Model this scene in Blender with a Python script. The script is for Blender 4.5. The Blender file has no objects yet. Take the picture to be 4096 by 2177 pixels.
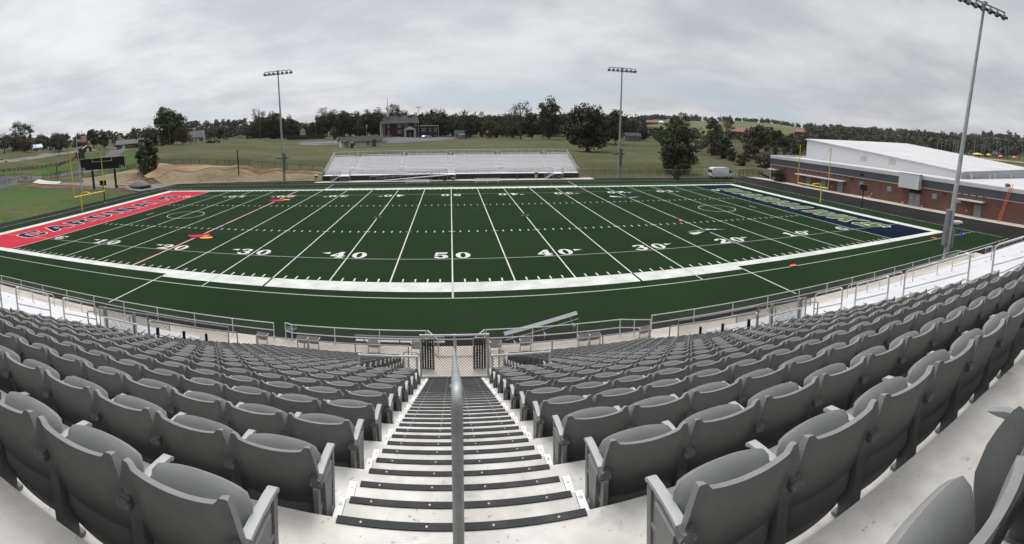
import bpy, bmesh, math, random
import numpy as np
from mathutils import Vector, Matrix
from mathutils.geometry import tessellate_polygon
random.seed(7)
C = bpy.context.scene.collection
SC = bpy.context.scene
PI = math.pi
YD = 0.9144

# ------------------------------------------------------------------ camera
CAM = Vector((-0.0331, -33.4787, 11.582))
FX, U0, V0, PITCH, YAW = 1910.33, 1991.227, 738.23, .1312, .0991
W0, H0 = 4096.0, 2177.0

def make_camera():
    cd = bpy.data.cameras.new('camera')
    o = bpy.data.objects.new('camera', cd)
    C.objects.link(o)
    cy, sy, cp, sp = math.cos(YAW), math.sin(YAW), math.cos(PITCH), math.sin(PITCH)
    R = Vector((cy, -sy, 0)); F = Vector((sy*cp, cy*cp, -sp)); U = Vector((sy*sp, cy*sp, cp))
    M = Matrix.Identity(4)
    for i in range(3):
        M[i][0], M[i][1], M[i][2], M[i][3] = R[i], U[i], -F[i], CAM[i]
    o.matrix_world = M
    cd.type = 'PANO'
    cd.panorama_type = 'CENTRAL_CYLINDRICAL'
    cd.central_cylindrical_range_u_min = -U0/FX
    cd.central_cylindrical_range_u_max = (W0-U0)/FX
    cd.central_cylindrical_range_v_min = -(H0-V0)/FX
    cd.central_cylindrical_range_v_max = V0/FX
    cd.central_cylindrical_radius = 1.0
    cd.clip_start = 0.05
    cd.clip_end = 9000
    SC.camera = o
make_camera()

def ray(u, v):
    t = (u-U0)/FX; z = (V0-v)/FX; x, y = math.sin(t), math.cos(t)
    c, s = math.cos(PITCH), math.sin(PITCH)
    y, z = c*y+s*z, -s*y+c*z
    c, s = math.cos(YAW), math.sin(YAW)
    return Vector((c*x+s*y, -s*x+c*y, z))
def proj(p):
    d = Vector(p)-CAM
    c, s = math.cos(YAW), math.sin(YAW); x = c*d.x-s*d.y; y = s*d.x+c*d.y; z = d.z
    c, s = math.cos(PITCH), math.sin(PITCH); y, z = c*y-s*z, s*y+c*z
    return U0+FX*math.atan2(x, y), V0-FX*z/math.hypot(x, y)
def at_z(u, v, z=0.0):
    d = ray(u, v); return CAM+d*((z-CAM.z)/d.z)
def at_y(u, v, y):
    d = ray(u, v); return CAM+d*((y-CAM.y)/d.y)
def at_r(u, v, r):
    d = ray(u, v); return CAM+d*(r/math.hypot(d.x, d.y))

# ------------------------------------------------------------------ mesh helper
class MB:
    def __init__(s): s.v = []; s.f = []
    def quadgrid(s, pts):
        b = len(s.v); n, m = len(pts), len(pts[0])
        for r in pts: s.v += [tuple(p) for p in r]
        for i in range(n-1):
            for j in range(m-1):
                s.f.append((b+i*m+j, b+i*m+j+1, b+(i+1)*m+j+1, b+(i+1)*m+j))
    def face(s, pts):
        b = len(s.v); s.v += [tuple(p) for p in pts]; s.f.append(tuple(range(b, b+len(pts))))
    def box(s, x0, x1, y0, y1, z0, z1):
        b = len(s.v)
        s.v += [(x0,y0,z0),(x1,y0,z0),(x1,y1,z0),(x0,y1,z0),(x0,y0,z1),(x1,y0,z1),(x1,y1,z1),(x0,y1,z1)]
        s.f += [tuple(b+i for i in q) for q in ((0,3,2,1),(4,5,6,7),(0,1,5,4),(1,2,6,5),(2,3,7,6),(3,0,4,7))]
    def bar(s, p, q, w, h, up=(0,0,1)):
        p, q = Vector(p), Vector(q); d = (q-p).normalized(); u = Vector(up)
        a = d.cross(u)
        if a.length < 1e-4: a = d.cross(Vector((0,1,0)))
        a.normalize(); u = a.cross(d).normalized(); a *= w/2; u *= h/2
        b = len(s.v)
        for c in (p, q): s.v += [tuple(c-a-u), tuple(c+a-u), tuple(c+a+u), tuple(c-a+u)]
        s.f += [tuple(b+i for i in t) for t in ((3,2,1,0),(4,5,6,7),(0,1,5,4),(1,2,6,5),(2,3,7,6),(3,0,4,7))]
    def tube(s, path, r, n=8, cap=True):
        path = [Vector(p) for p in path]; b = len(s.v); m = len(path)
        rr = r if isinstance(r, (list, tuple)) else [r]*m
        prev = None
        for i, p in enumerate(path):
            d = (path[min(i+1, m-1)]-path[max(i-1, 0)]).normalized()
            if prev is None:
                a = d.cross(Vector((0,0,1)))
                if a.length < 1e-3: a = d.cross(Vector((0,1,0)))
            else:
                a = prev-d*prev.dot(d)
            a.normalize(); prev = a; c = d.cross(a)
            for k in range(n):
                t = 2*PI*k/n
                s.v.append(tuple(p+(a*math.cos(t)+c*math.sin(t))*rr[i]))
        for i in range(m-1):
            for k in range(n):
                k2 = (k+1) % n
                s.f.append((b+i*n+k, b+i*n+k2, b+(i+1)*n+k2, b+(i+1)*n+k))
        if cap:
            s.f.append(tuple(b+k for k in reversed(range(n)))); s.f.append(tuple(b+(m-1)*n+k for k in range(n)))
    def lathe(s, prof, c=(0,0,0), n=16):
        b = len(s.v); m = len(prof)
        for r, z in prof:
            for k in range(n):
                t = 2*PI*k/n; s.v.append((c[0]+r*math.cos(t), c[1]+r*math.sin(t), c[2]+z))
        for i in range(m-1):
            for k in range(n):
                k2 = (k+1) % n; s.f.append((b+i*n+k, b+i*n+k2, b+(i+1)*n+k2, b+(i+1)*n+k))
        s.f.append(tuple(b+k for k in reversed(range(n)))); s.f.append(tuple(b+(m-1)*n+k for k in range(n)))
    def prism(s, poly, axis, a0, a1):
        """closed polygon extruded along axis 'x','y' or 'z'"""
        def mk(p, a):
            return {'x': (a, p[0], p[1]), 'y': (p[0], a, p[1]), 'z': (p[0], p[1], a)}[axis]
        b = len(s.v); n = len(poly)
        s.v += [mk(p, a0) for p in poly]+[mk(p, a1) for p in poly]
        s.f.append(tuple(range(b+n-1, b-1, -1))); s.f.append(tuple(range(b+n, b+2*n)))
        for i in range(n):
            j = (i+1) % n; s.f.append((b+i, b+j, b+n+j, b+n+i))
    def poly(s, loops, z=0.0, fn=None):
        """flat filled polygon with holes (list of 2-d loops)"""
        vs = [[Vector((p[0], p[1], 0)) for p in l] for l in loops]
        tri = tessellate_polygon(vs); b = len(s.v)
        for l in loops:
            for p in l: s.v.append((p[0], p[1], z) if fn is None else fn(p))
        for t in tri:
            s.f.append(tuple(b+i for i in t))
    def add(s, o, M=None):
        b = len(s.v)
        s.v += o.v if M is None else [tuple(M @ Vector(p)) for p in o.v]
        s.f += [tuple(b+i for i in f) for f in o.f]
    def build(s, name, m, parent=None, smooth=False, bevel=0, fixn=True, sharp=None):
        me = bpy.data.meshes.new(name)
        me.from_pydata(s.v, [], s.f)
        if fixn or bevel:
            bm = bmesh.new(); bm.from_mesh(me)
            if bevel:
                bmesh.ops.recalc_face_normals(bm, faces=bm.faces)
                bmesh.ops.bevel(bm, geom=[e for e in bm.edges if len(e.link_faces) == 2 and e.calc_face_angle(0) > .5],
                                offset=bevel, segments=2, affect='EDGES', profile=.6)
            bmesh.ops.recalc_face_normals(bm, faces=bm.faces)
            bm.to_mesh(me); bm.free()
        if smooth:
            me.polygons.foreach_set('use_smooth', [True]*len(me.polygons))
            if sharp: 
                try: me.set_sharp_from_angle(angle=sharp)
                except Exception: pass
        if m is not None: me.materials.append(m)
        o = bpy.data.objects.new(name, me); C.objects.link(o)
        if parent is not None: o.parent = parent
        return o

def flat_up(o):
    """make every face of a horizontal sheet look up"""
    me = o.data; bm = bmesh.new(); bm.from_mesh(me); bm.normal_update()
    for f in bm.faces:
        if f.normal.z < 0: f.normal_flip()
    bm.to_mesh(me); bm.free(); return o

def tag(o, label=None, cat=None, group=None, kind=None):
    if label: o['label'] = label
    if cat: o['category'] = cat
    if group: o['group'] = group
    if kind: o['kind'] = kind
    return o
def thing(name, label, cat, loc=(0,0,0), rz=0.0, group=None):
    o = bpy.data.objects.new(name, None); C.objects.link(o)
    o.empty_display_size = .2
    o.location = loc; o.rotation_euler = (0, 0, rz)
    return tag(o, label, cat, group)
def dup(root, loc=None, rz=None, label=None, group=None):
    r = root.copy(); C.objects.link(r)
    if loc is not None: r.location = loc
    if rz is not None: r.rotation_euler = (0, 0, rz)
    if label: r['label'] = label
    if group: r['group'] = group
    for ch in list(root.children):
        c = ch.copy(); C.objects.link(c); c.parent = r
        for g in list(ch.children):
            d = g.copy(); C.objects.link(d); d.parent = c
    return r
ONES = ['zeroth','first','second','third','fourth','fifth','sixth','seventh','eighth','ninth','tenth','eleventh','twelfth','thirteenth',
        'fourteenth','fifteenth','sixteenth','seventeenth','eighteenth','nineteenth','twentieth','twenty-first','twenty-second','twenty-third',
        'twenty-fourth','twenty-fifth','twenty-sixth','twenty-seventh','twenty-eighth','twenty-ninth','thirtieth','thirty-first','thirty-second',
        'thirty-third','thirty-fourth','thirty-fifth','thirty-sixth']

# ------------------------------------------------------------------ materials
MATS = {}
def mat(name, col, rough=.6, metal=0.0, col2=None, scale=4.0, detail=4.0, bump=0.0, bscale=60.0, spec=.5, world=False,
        stretch=None, contrast=(.35, .65), fine=0.0, fscale=80.0, coat=0.0):
    if name in MATS: return MATS[name]
    m = bpy.data.materials.new(name); m.use_nodes = True; MATS[name] = m
    nt = m.node_tree; N = nt.nodes; L = nt.links
    b = N['Principled BSDF']
    b.inputs['Roughness'].default_value = rough; b.inputs['Metallic'].default_value = metal
    b.inputs['Specular IOR Level'].default_value = spec
    if coat: b.inputs['Coat Weight'].default_value = coat
    col = tuple(col)+(1,)
    b.inputs['Base Color'].default_value = col
    if world: src = N.new('ShaderNodeNewGeometry').outputs['Position']
    else: src = N.new('ShaderNodeTexCoord').outputs['Object']
    if stretch:
        mp = N.new('ShaderNodeMapping'); mp.inputs['Scale'].default_value = stretch
        L.new(src, mp.inputs[0]); src = mp.outputs[0]
    last = None
    if col2 is not None:
        n = N.new('ShaderNodeTexNoise'); n.inputs['Scale'].default_value = scale; n.inputs['Detail'].default_value = detail
        L.new(src, n.inputs['Vector'])
        r = N.new('ShaderNodeMapRange'); r.inputs[1].default_value = contrast[0]; r.inputs[2].default_value = contrast[1]
        L.new(n.outputs[0], r.inputs[0])
        mx = N.new('ShaderNodeMix'); mx.data_type = 'RGBA'
        mx.inputs[6].default_value = col; mx.inputs[7].default_value = tuple(col2)+(1,)
        L.new(r.outputs[0], mx.inputs[0]); last = mx.outputs[2]
    if fine:
        n = N.new('ShaderNodeTexNoise'); n.inputs['Scale'].default_value = fscale; n.inputs['Detail'].default_value = 2
        L.new(src, n.inputs['Vector'])
        r = N.new('ShaderNodeMapRange'); r.inputs[1].default_value = .3; r.inputs[2].default_value = .7
        r.inputs[3].default_value = 1-fine; r.inputs[4].default_value = 1+fine
        L.new(n.outputs[0], r.inputs[0])
        mx = N.new('ShaderNodeMix'); mx.data_type = 'RGBA'; mx.blend_type = 'MULTIPLY'; mx.inputs[0].default_value = 1
        if last is None: mx.inputs[6].default_value = col
        else: L.new(last, mx.inputs[6])
        L.new(r.outputs[0], mx.inputs[7]); last = mx.outputs[2]
    if last is not None: L.new(last, b.inputs['Base Color'])
    if bump:
        n = N.new('ShaderNodeTexNoise'); n.inputs['Scale'].default_value = bscale; n.inputs['Detail'].default_value = 3
        L.new(src, n.inputs['Vector'])
        bp = N.new('ShaderNodeBump'); bp.inputs['Strength'].default_value = bump; bp.inputs['Distance'].default_value = .02
        L.new(n.outputs[0], bp.inputs['Height']); L.new(bp.outputs[0], b.inputs['Normal'])
    return m

def ribbed(m, axis, freq, amount=.4, dark=.0):
    """add fine parallel ribs (extruded aluminium, siding, ribbed sheet) to a material"""
    nt = m.node_tree; N = nt.nodes; L = nt.links; b = N['Principled BSDF']
    tc = N.new('ShaderNodeTexCoord'); sx = N.new('ShaderNodeSeparateXYZ'); L.new(tc.outputs['Object'], sx.inputs[0])
    mu = N.new('ShaderNodeMath'); mu.operation = 'MULTIPLY'; mu.inputs[1].default_value = freq; L.new(sx.outputs[axis], mu.inputs[0])
    fr = N.new('ShaderNodeMath'); fr.operation = 'FRACT'; L.new(mu.outputs[0], fr.inputs[0])
    pp = N.new('ShaderNodeMath'); pp.operation = 'PINGPONG'; pp.inputs[1].default_value = .5; L.new(fr.outputs[0], pp.inputs[0])
    mr = N.new('ShaderNodeMapRange'); mr.inputs[1].default_value = 0; mr.inputs[2].default_value = .15; L.new(pp.outputs[0], mr.inputs[0])
    bp = N.new('ShaderNodeBump'); bp.inputs['Strength'].default_value = amount; bp.inputs['Distance'].default_value = .01
    L.new(mr.outputs[0], bp.inputs['Height']); L.new(bp.outputs[0], b.inputs['Normal'])
    if dark:
        mx = N.new('ShaderNodeMix'); mx.data_type = 'RGBA'; mx.blend_type = 'MULTIPLY'; mx.inputs[0].default_value = 1
        r2 = N.new('ShaderNodeMapRange'); r2.inputs[3].default_value = 1-dark; r2.inputs[4].default_value = 1; L.new(mr.outputs[0], r2.inputs[0])
        src = b.inputs['Base Color']
        if src.is_linked:
            L.new(src.links[0].from_socket, mx.inputs[6])
        else: mx.inputs[6].default_value = src.default_value
        L.new(r2.outputs[0], mx.inputs[7]); L.new(mx.outputs[2], src)
    return m

def vary(m, amt=.07):
    """every copy of the thing a little lighter or darker, as faded plastic is"""
    nt = m.node_tree; N = nt.nodes; L = nt.links; b = N['Principled BSDF']; src = b.inputs['Base Color']
    oi = N.new('ShaderNodeObjectInfo'); r = N.new('ShaderNodeMapRange'); r.inputs[3].default_value = 1-amt; r.inputs[4].default_value = 1+amt; L.new(oi.outputs['Random'], r.inputs[0])
    mx = N.new('ShaderNodeMix'); mx.data_type = 'RGBA'; mx.blend_type = 'MULTIPLY'; mx.inputs[0].default_value = 1
    if src.is_linked: L.new(src.links[0].from_socket, mx.inputs[6])
    else: mx.inputs[6].default_value = src.default_value
    L.new(r.outputs[0], mx.inputs[7]); L.new(mx.outputs[2], src)
def speckled(m, scale, thr, dark):
    """scattered dirt marks"""
    nt = m.node_tree; N = nt.nodes; L = nt.links; b = N['Principled BSDF']; src = b.inputs['Base Color']
    g = N.new('ShaderNodeNewGeometry'); n = N.new('ShaderNodeTexNoise'); n.inputs['Scale'].default_value = scale; n.inputs['Detail'].default_value = 4; L.new(g.outputs['Position'], n.inputs['Vector'])
    r = N.new('ShaderNodeMapRange'); r.inputs[1].default_value = thr-.05; r.inputs[2].default_value = thr+.05; r.inputs[3].default_value = 1; r.inputs[4].default_value = dark; L.new(n.outputs[0], r.inputs[0])
    mx = N.new('ShaderNodeMix'); mx.data_type = 'RGBA'; mx.blend_type = 'MULTIPLY'; mx.inputs[0].default_value = 1
    if src.is_linked: L.new(src.links[0].from_socket, mx.inputs[6])
    else: mx.inputs[6].default_value = src.default_value
    L.new(r.outputs[0], mx.inputs[7]); L.new(mx.outputs[2], src)
M_seat = mat('grey_seat_plastic', (.185,.188,.183), .55, bump=.15, bscale=300, fine=.06, fscale=14, spec=.3, col2=(.212,.215,.21), scale=2)
M_seatpan = mat('grey_seat_pan_plastic', (.225,.229,.223), .52, spec=.3, bump=.12, bscale=300, fine=.05, fscale=14)
vary(M_seat, .06); vary(M_seatpan, .07)
M_arm = mat('light_grey_armrest_plastic', (.33,.34,.34), .44, bump=.08, bscale=300, fine=.05, fscale=20)
M_bracket = mat('cast_grey_bracket', (.12,.122,.12), .5, .1)
M_bolt = mat('zinc_bolt', (.34,.34,.34), .4, .6)
M_alu = mat('mill_aluminium_deck', (.52,.51,.485), .5, .15, col2=(.41,.39,.36), scale=2.2, fine=.08, fscale=9, stretch=(1,1,1))
ribbed(M_alu, 1, 60, .12, .05)
speckled(M_alu, 26, .70, .45); speckled(M_alu, 4.5, .66, .72)
M_aluplain = mat('aluminium_extrusion', (.66,.66,.65), .4, .3, col2=(.58,.58,.56), scale=3)
M_white_deck = mat('bright_aluminium_bench', (.60,.60,.61), .5, .1, col2=(.53,.53,.54), scale=.6)
M_rail = mat('galvanized_rail', (.36,.37,.37), .5, .4, col2=(.27,.28,.28), scale=6, fine=.1, fscale=30)
M_railwhite = mat('bright_aluminium_rail', (.62,.63,.63), .35, .5, col2=(.55,.56,.56), scale=4)
M_nosing = mat('black_grit_nosing', (.022,.023,.025), .75, col2=(.05,.048,.045), scale=7, bump=.4, bscale=200, contrast=(.5,.75))
M_black = mat('black_powder_coat', (.012,.012,.014), .45)
M_blackwire = mat('black_vinyl_wire', (.018,.018,.02), .5)
M_galvwire = mat('galvanized_wire', (.62,.63,.62), .4, .5)
M_concrete = mat('pale_concrete', (.52,.48,.42), .85, col2=(.44,.40,.35), scale=.8, world=True, fine=.06, fscale=30)
M_asphalt = mat('dark_asphalt', (.018,.017,.0175), .9, spec=.05, col2=(.027,.025,.025), scale=.12, world=True, fine=.2, fscale=20, contrast=(.4,.7))
M_turf = mat('artificial_turf', (.0125,.0270,.0112), .95, col2=(.0155,.0315,.0132), scale=.09, detail=6, world=True, fine=.22, fscale=7, spec=.03, bump=.5, bscale=25)
M_paint = mat('white_turf_paint', (.60,.61,.57), .9, col2=(.46,.48,.44), scale=.7, world=True, fine=.10, fscale=6, spec=.2)
M_paintgrey = mat('pale_grey_turf_paint', (.38,.41,.38), .9, world=True, fine=.2, fscale=8, spec=.2)
M_paintblack = mat('black_turf_paint', (.008,.011,.009), .95, world=True, spec=.1)
M_red = mat('red_turf', (.46,.035,.055), .95, col2=(.40,.03,.05), scale=.2, world=True, fine=.12, fscale=6, spec=.03)
M_navy = mat('navy_turf', (.0035,.0095,.023), .95, col2=(.005,.012,.028), scale=.2, world=True, fine=.15, fscale=6, spec=.03)
M_navyletter = mat('navy_letter_turf', (.010,.016,.055), .95, world=True, fine=.12, fscale=6, spec=.03)
M_green = mat('lime_letter_turf', (.090,.140,.040), .95, world=True, fine=.12, fscale=6, spec=.03)
M_redline = mat('red_line_turf', (.42,.02,.03), .95, world=True, spec=.03)
M_yellowturf = mat('yellow_turf', (.72,.36,.03), .95, world=True, spec=.03)
M_yellow = mat('yellow_goal_paint', (.74,.66,.03), .35, coat=.2)
M_orange = mat('orange_plastic', (.85,.14,.05), .5)
M_purple = mat('purple_cloth', (.05,.02,.25), .8)
M_pole = mat('galvanized_pole', (.46,.47,.48), .5, .3, col2=(.36,.37,.38), scale=.8, fine=.06, fscale=6)
M_boxgrey = mat('grey_cabinet', (.17,.18,.19), .5)
M_lamp = mat('grey_floodlight_housing', (.20,.21,.22), .45, .3)
M_lens = mat('dark_floodlight_lens', (.03,.03,.035), .15)
M_white = mat('white_paint', (.80,.80,.79), .5, fine=.03, fscale=3)
M_whitemetal = mat('white_metal_panel', (.68,.69,.70), .45, col2=(.63,.64,.65), scale=.3)
M_dark = mat('dark_glass', (.015,.017,.02), .12)
M_blackpanel = mat('black_scoreboard_face', (.010,.010,.013), .5, fine=.15, fscale=4)
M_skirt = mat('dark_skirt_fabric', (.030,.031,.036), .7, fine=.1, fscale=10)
ribbed(M_skirt, 2, 6, .5, .3)
# ------------------------------------------------------------------ world + sun
def make_world():
    w = bpy.data.worlds.new('World'); SC.world = w; w.use_nodes = True
    nt = w.node_tree; N = nt.nodes; L = nt.links
    bg = N['Background']; bg.inputs['Strength'].default_value = .1
    sky = N.new('ShaderNodeTexSky'); sky.sky_type = 'NISHITA'; sky.sun_disc = False
    sky.sun_elevation = math.radians(SUN_EL); sky.sun_rotation = math.radians(SUN_AZ)
    sky.dust_density = 1.5
    tc = N.new('ShaderNodeTexCoord')
    # cloud deck: direction projected on a plane high above, so clouds flatten towards the horizon
    sp = N.new('ShaderNodeSeparateXYZ'); L.new(tc.outputs['Generated'], sp.inputs[0])
    mz = N.new('ShaderNodeMath'); mz.operation = 'MAXIMUM'; mz.inputs[1].default_value = 0.0; L.new(sp.outputs[2], mz.inputs[0])
    az = N.new('ShaderNodeMath'); az.operation = 'ADD'; az.inputs[1].default_value = .20; L.new(mz.outputs[0], az.inputs[0])
    dx = N.new('ShaderNodeMath'); dx.operation = 'DIVIDE'; L.new(sp.outputs[0], dx.inputs[0]); L.new(az.outputs[0], dx.inputs[1])
    dy = N.new('ShaderNodeMath'); dy.operation = 'DIVIDE'; L.new(sp.outputs[1], dy.inputs[0]); L.new(az.outputs[0], dy.inputs[1])
    cb = N.new('ShaderNodeCombineXYZ'); L.new(dx.outputs[0], cb.inputs[0]); L.new(dy.outputs[0], cb.inputs[1])
    def noise(scale, detail, rough, off, dist=0.0, sx=1.0, sy=1.0):
        mp = N.new('ShaderNodeMapping'); mp.inputs['Location'].default_value = off; mp.inputs['Scale'].default_value = (sx, sy, 1)
        L.new(cb.outputs[0], mp.inputs[0])
        n = N.new('ShaderNodeTexNoise'); n.inputs['Scale'].default_value = scale; n.inputs['Detail'].default_value = detail
        n.inputs['Roughness'].default_value = rough; n.inputs['Distortion'].default_value = dist
        L.new(mp.outputs[0], n.inputs['Vector']); return n.outputs[0]
    a = noise(.95, 7, .55, (3.1, 1.7, 0), .25, 1, 1)
    b = noise(3.0, 6, .58, (8.4, 2.2, 0), .15, .9, 1.1)
    def rng(x, a0, a1, b0=0.0, b1=1.0):
        r = N.new('ShaderNodeMapRange'); r.interpolation_type = 'SMOOTHSTEP'
        r.inputs[1].default_value = a0; r.inputs[2].default_value = a1; r.inputs[3].default_value = b0; r.inputs[4].default_value = b1
        L.new(x, r.inputs[0]); return r.outputs[0]
    ad = N.new('ShaderNodeMath'); ad.operation = 'MULTIPLY_ADD'; ad.inputs[1].default_value = .40; L.new(b, ad.inputs[0]); L.new(a, ad.inputs[2])
    tone = rng(ad.outputs[0], .48, .92)
    cl = N.new('ShaderNodeMix'); cl.data_type = 'RGBA'
    cl.inputs[6].default_value = CLOUD_DARK; cl.inputs[7].default_value = CLOUD_LIGHT
    L.new(tone, cl.inputs[0])
    # thin band near the horizon where the deck breaks to pale blue
    hz = rng(sp.outputs[2], .02, .17, 1.0, 0.0)
    c = noise(.55, 5, .5, (5.5, 9.1, 0), .4, .7, 1.4)
    gap = rng(c, .44, .66)
    gm = N.new('ShaderNodeMath'); gm.operation = 'MULTIPLY'; L.new(hz, gm.inputs[0]); L.new(gap, gm.inputs[1])
    bl = N.new('ShaderNodeMix'); bl.data_type = 'RGBA'; L.new(gm.outputs[0], bl.inputs[0]); L.new(cl.outputs[2], bl.inputs[6])
    bl.inputs[7].default_value = PALE_BLUE
    # the thinner, whiter overcast towards the sun's side
    dotn = N.new('ShaderNodeVectorMath'); dotn.operation = 'DOT_PRODUCT'; L.new(tc.outputs['Generated'], dotn.inputs[0])
    dotn.inputs[1].default_value = BRIGHT_DIR
    br = rng(dotn.outputs['Value'], -.2, 1.0, .93, 1.14)
    mu = N.new('ShaderNodeMix'); mu.data_type = 'RGBA'; mu.blend_type = 'MULTIPLY'; mu.inputs[0].default_value = 1
    L.new(bl.outputs[2], mu.inputs[6]); L.new(br, mu.inputs[7])
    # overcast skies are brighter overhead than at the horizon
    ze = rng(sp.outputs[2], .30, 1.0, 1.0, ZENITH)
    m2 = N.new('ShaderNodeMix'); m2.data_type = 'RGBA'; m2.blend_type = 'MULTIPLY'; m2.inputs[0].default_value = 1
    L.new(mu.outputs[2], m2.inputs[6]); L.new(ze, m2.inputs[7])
    mx = N.new('ShaderNodeMix'); mx.data_type = 'RGBA'; mx.inputs[0].default_value = .93
    L.new(sky.outputs[0], mx.inputs[6]); L.new(m2.outputs[2], mx.inputs[7])
    # added dimming of the unseen sky behind the stand, keeps seat backs dark
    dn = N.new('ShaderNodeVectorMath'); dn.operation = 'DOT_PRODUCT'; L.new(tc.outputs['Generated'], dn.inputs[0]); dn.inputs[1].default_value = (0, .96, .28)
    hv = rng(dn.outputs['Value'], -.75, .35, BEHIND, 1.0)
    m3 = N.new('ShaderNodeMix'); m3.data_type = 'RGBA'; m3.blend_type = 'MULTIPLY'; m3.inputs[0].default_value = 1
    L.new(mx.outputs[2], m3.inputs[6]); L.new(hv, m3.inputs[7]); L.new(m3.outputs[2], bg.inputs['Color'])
    sd = bpy.data.lights.new('sun', 'SUN'); so = bpy.data.objects.new('sun', sd); C.objects.link(so)
    sd.energy = SUN_E; sd.angle = math.radians(25); sd.color = (1, .97, .92)
    e, z = math.radians(SUN_EL), math.radians(SUN_AZ)
    d = Vector((math.sin(z)*math.cos(e), math.cos(z)*math.cos(e), math.sin(e)))
    so.rotation_euler = d.to_track_quat('Z', 'Y').to_euler()
SUN_EL, SUN_AZ, SUN_E = 58, -10, 1.5
CLOUD_DARK = (5.4, 5.45, 5.85, 1); CLOUD_LIGHT = (8.1, 8.1, 8.15, 1); PALE_BLUE = (5.6, 6.3, 7.0, 1)
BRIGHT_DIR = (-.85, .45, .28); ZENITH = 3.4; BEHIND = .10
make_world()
SC.view_settings.view_transform = 'Standard'; SC.view_settings.look = 'None'
SC.view_settings.exposure = 0.0; SC.view_settings.gamma = 1.0
SC.cycles.max_bounces = 6; SC.cycles.diffuse_bounces = 3; SC.cycles.glossy_bounces = 2
SC.cycles.use_denoising = True

# ------------------------------------------------------------------ terrain
CTRL = []
def ctl(u, v, r): p = at_r(u, v, r); CTRL.append((p.x, p.y, p.z))
for t in [(0,745,150),(0,690,165),(0,650,205),(0,625,240),(100,607,260),(0,600,330),(0,575,600),
          (300,735,140),(300,700,165),(300,650,210),(300,612,250),(300,590,300),(300,560,600),
          (480,690,150),(480,640,200),(500,595,270),(480,585,330),(480,552,700),
          (700,660,112),(620,662,112),(700,620,160),(700,580,215),(700,555,400),(700,520,800),
          (950,662,110),(830,660,110),(950,620,150),(950,575,215),(950,560,260),(950,545,400),(950,505,900),
          (1200,684,104),(1100,672,106),(1200,630,140),(1200,588,190),(1200,568,240),(1200,552,300),
          (1500,600,160),(1450,588,205),(1550,562,245),(1550,545,290),
          (1700,620,135),(1700,578,215),(1700,550,280),(2000,620,135),(2000,562,230),(2000,552,260),
          (2160,557,220),(2250,605,150),(2350,607,160),(2450,640,125),(2450,592,180),(2450,566,230),
          (2650,640,128),(2650,582,200),(2750,602,190),(2850,640,150),(3000,670,125),
          (2700,566,260),(2700,535,500),(2700,495,900),(2700,482,1200),(3000,548,450),(3000,502,900),(3000,490,1200),
          (2450,500,800),(2450,486,1100),(2000,488,900),(1500,492,900),
          (3300,560,600),(3300,540,800),(3300,522,1200),(3700,632,400),(3800,622,450),(4000,636,430),(4096,600,700),
          (3700,600,600),(3900,572,900),(4096,566,1200),(3700,552,1200)]: ctl(*t)
for x, y in ((-80,0),(-100,10),(-110,20),(-100,40),(-80,60),(-60,62),(-50,62),(-40,62.5),(-35,63),(-90,50),(-75,58),(0,76),(-20,76),(20,76),(30,66),(45,66),(60,66),(70,66),(100,60),
             (110,20),(110,-20),(150,10),(150,80),(90,80),(200,40),(250,100),(80,-60),(0,-80),(-80,-40),(-140,-40),(-120,20),(-105,62),(-92,68)):
    CTRL.append((x, y, 0.0))
_c = np.array(CTRL)
def _lp(x, y):
    dx, dy = x-CAM.x, y-CAM.y
    return np.arctan2(dx, dy), np.log(np.maximum(np.hypot(dx, dy), 5.0))
_ct, _cr = _lp(_c[:, 0], _c[:, 1])
FLAT = (-64.0, 79.0, -70.0, 61.2)
def terrain_arr(x, y):
    t, r = _lp(x, y)
    out = np.zeros(len(x))
    for i in range(0, len(x), 4000):
        tt, rr = t[i:i+4000, None], r[i:i+4000, None]
        dt = np.abs(tt-_ct[None]); dt = np.minimum(dt, 2*PI-dt)
        d2 = (dt*1.5)**2+(rr-_cr[None])**2+.0012
        w = d2**-2.2
        out[i:i+4000] = (w*_c[None, :, 2]).sum(1)/w.sum(1)
    ox = np.maximum(np.maximum(FLAT[0]-x, x-FLAT[1]), 0); oy = np.maximum(np.maximum(FLAT[2]-y, y-FLAT[3]), 0)
    d = np.hypot(ox, oy); k = np.clip(d/9.0, 0, 1); k = k*k*(3-2*k)
    far = np.clip((np.hypot(x-CAM.x, y-CAM.y)-130)/250, 0, 1)
    und = (np.sin(x*.045+1.3)*np.cos(y*.038)+.5*np.sin(x*.11-y*.09))*.35*k*(.3+far)
    return out*k+und-.03
def tz(x, y): return float(terrain_arr(np.array([x], float), np.array([y], float))[0])
def G(u, r):
    d = ray(u, 600); h = math.hypot(d.x, d.y)
    x, y = CAM.x+d.x/h*r, CAM.y+d.y/h*r
    return Vector((x, y, tz(x, y)))
def ground(u, v, rmin=60, rmax=1500):
    """first meeting of a photo ray with the terrain"""
    d = ray(u, v); h = math.hypot(d.x, d.y)
    rs = np.geomspace(rmin, rmax, 500)
    x = CAM.x+d.x/h*rs; y = CAM.y+d.y/h*rs; z = CAM.z+d.z/h*rs
    g = terrain_arr(x, y); below = np.where(z <= g)[0]
    i = below[0] if len(below) else len(rs)-1
    return Vector((x[i], y[i], g[i]))

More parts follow.
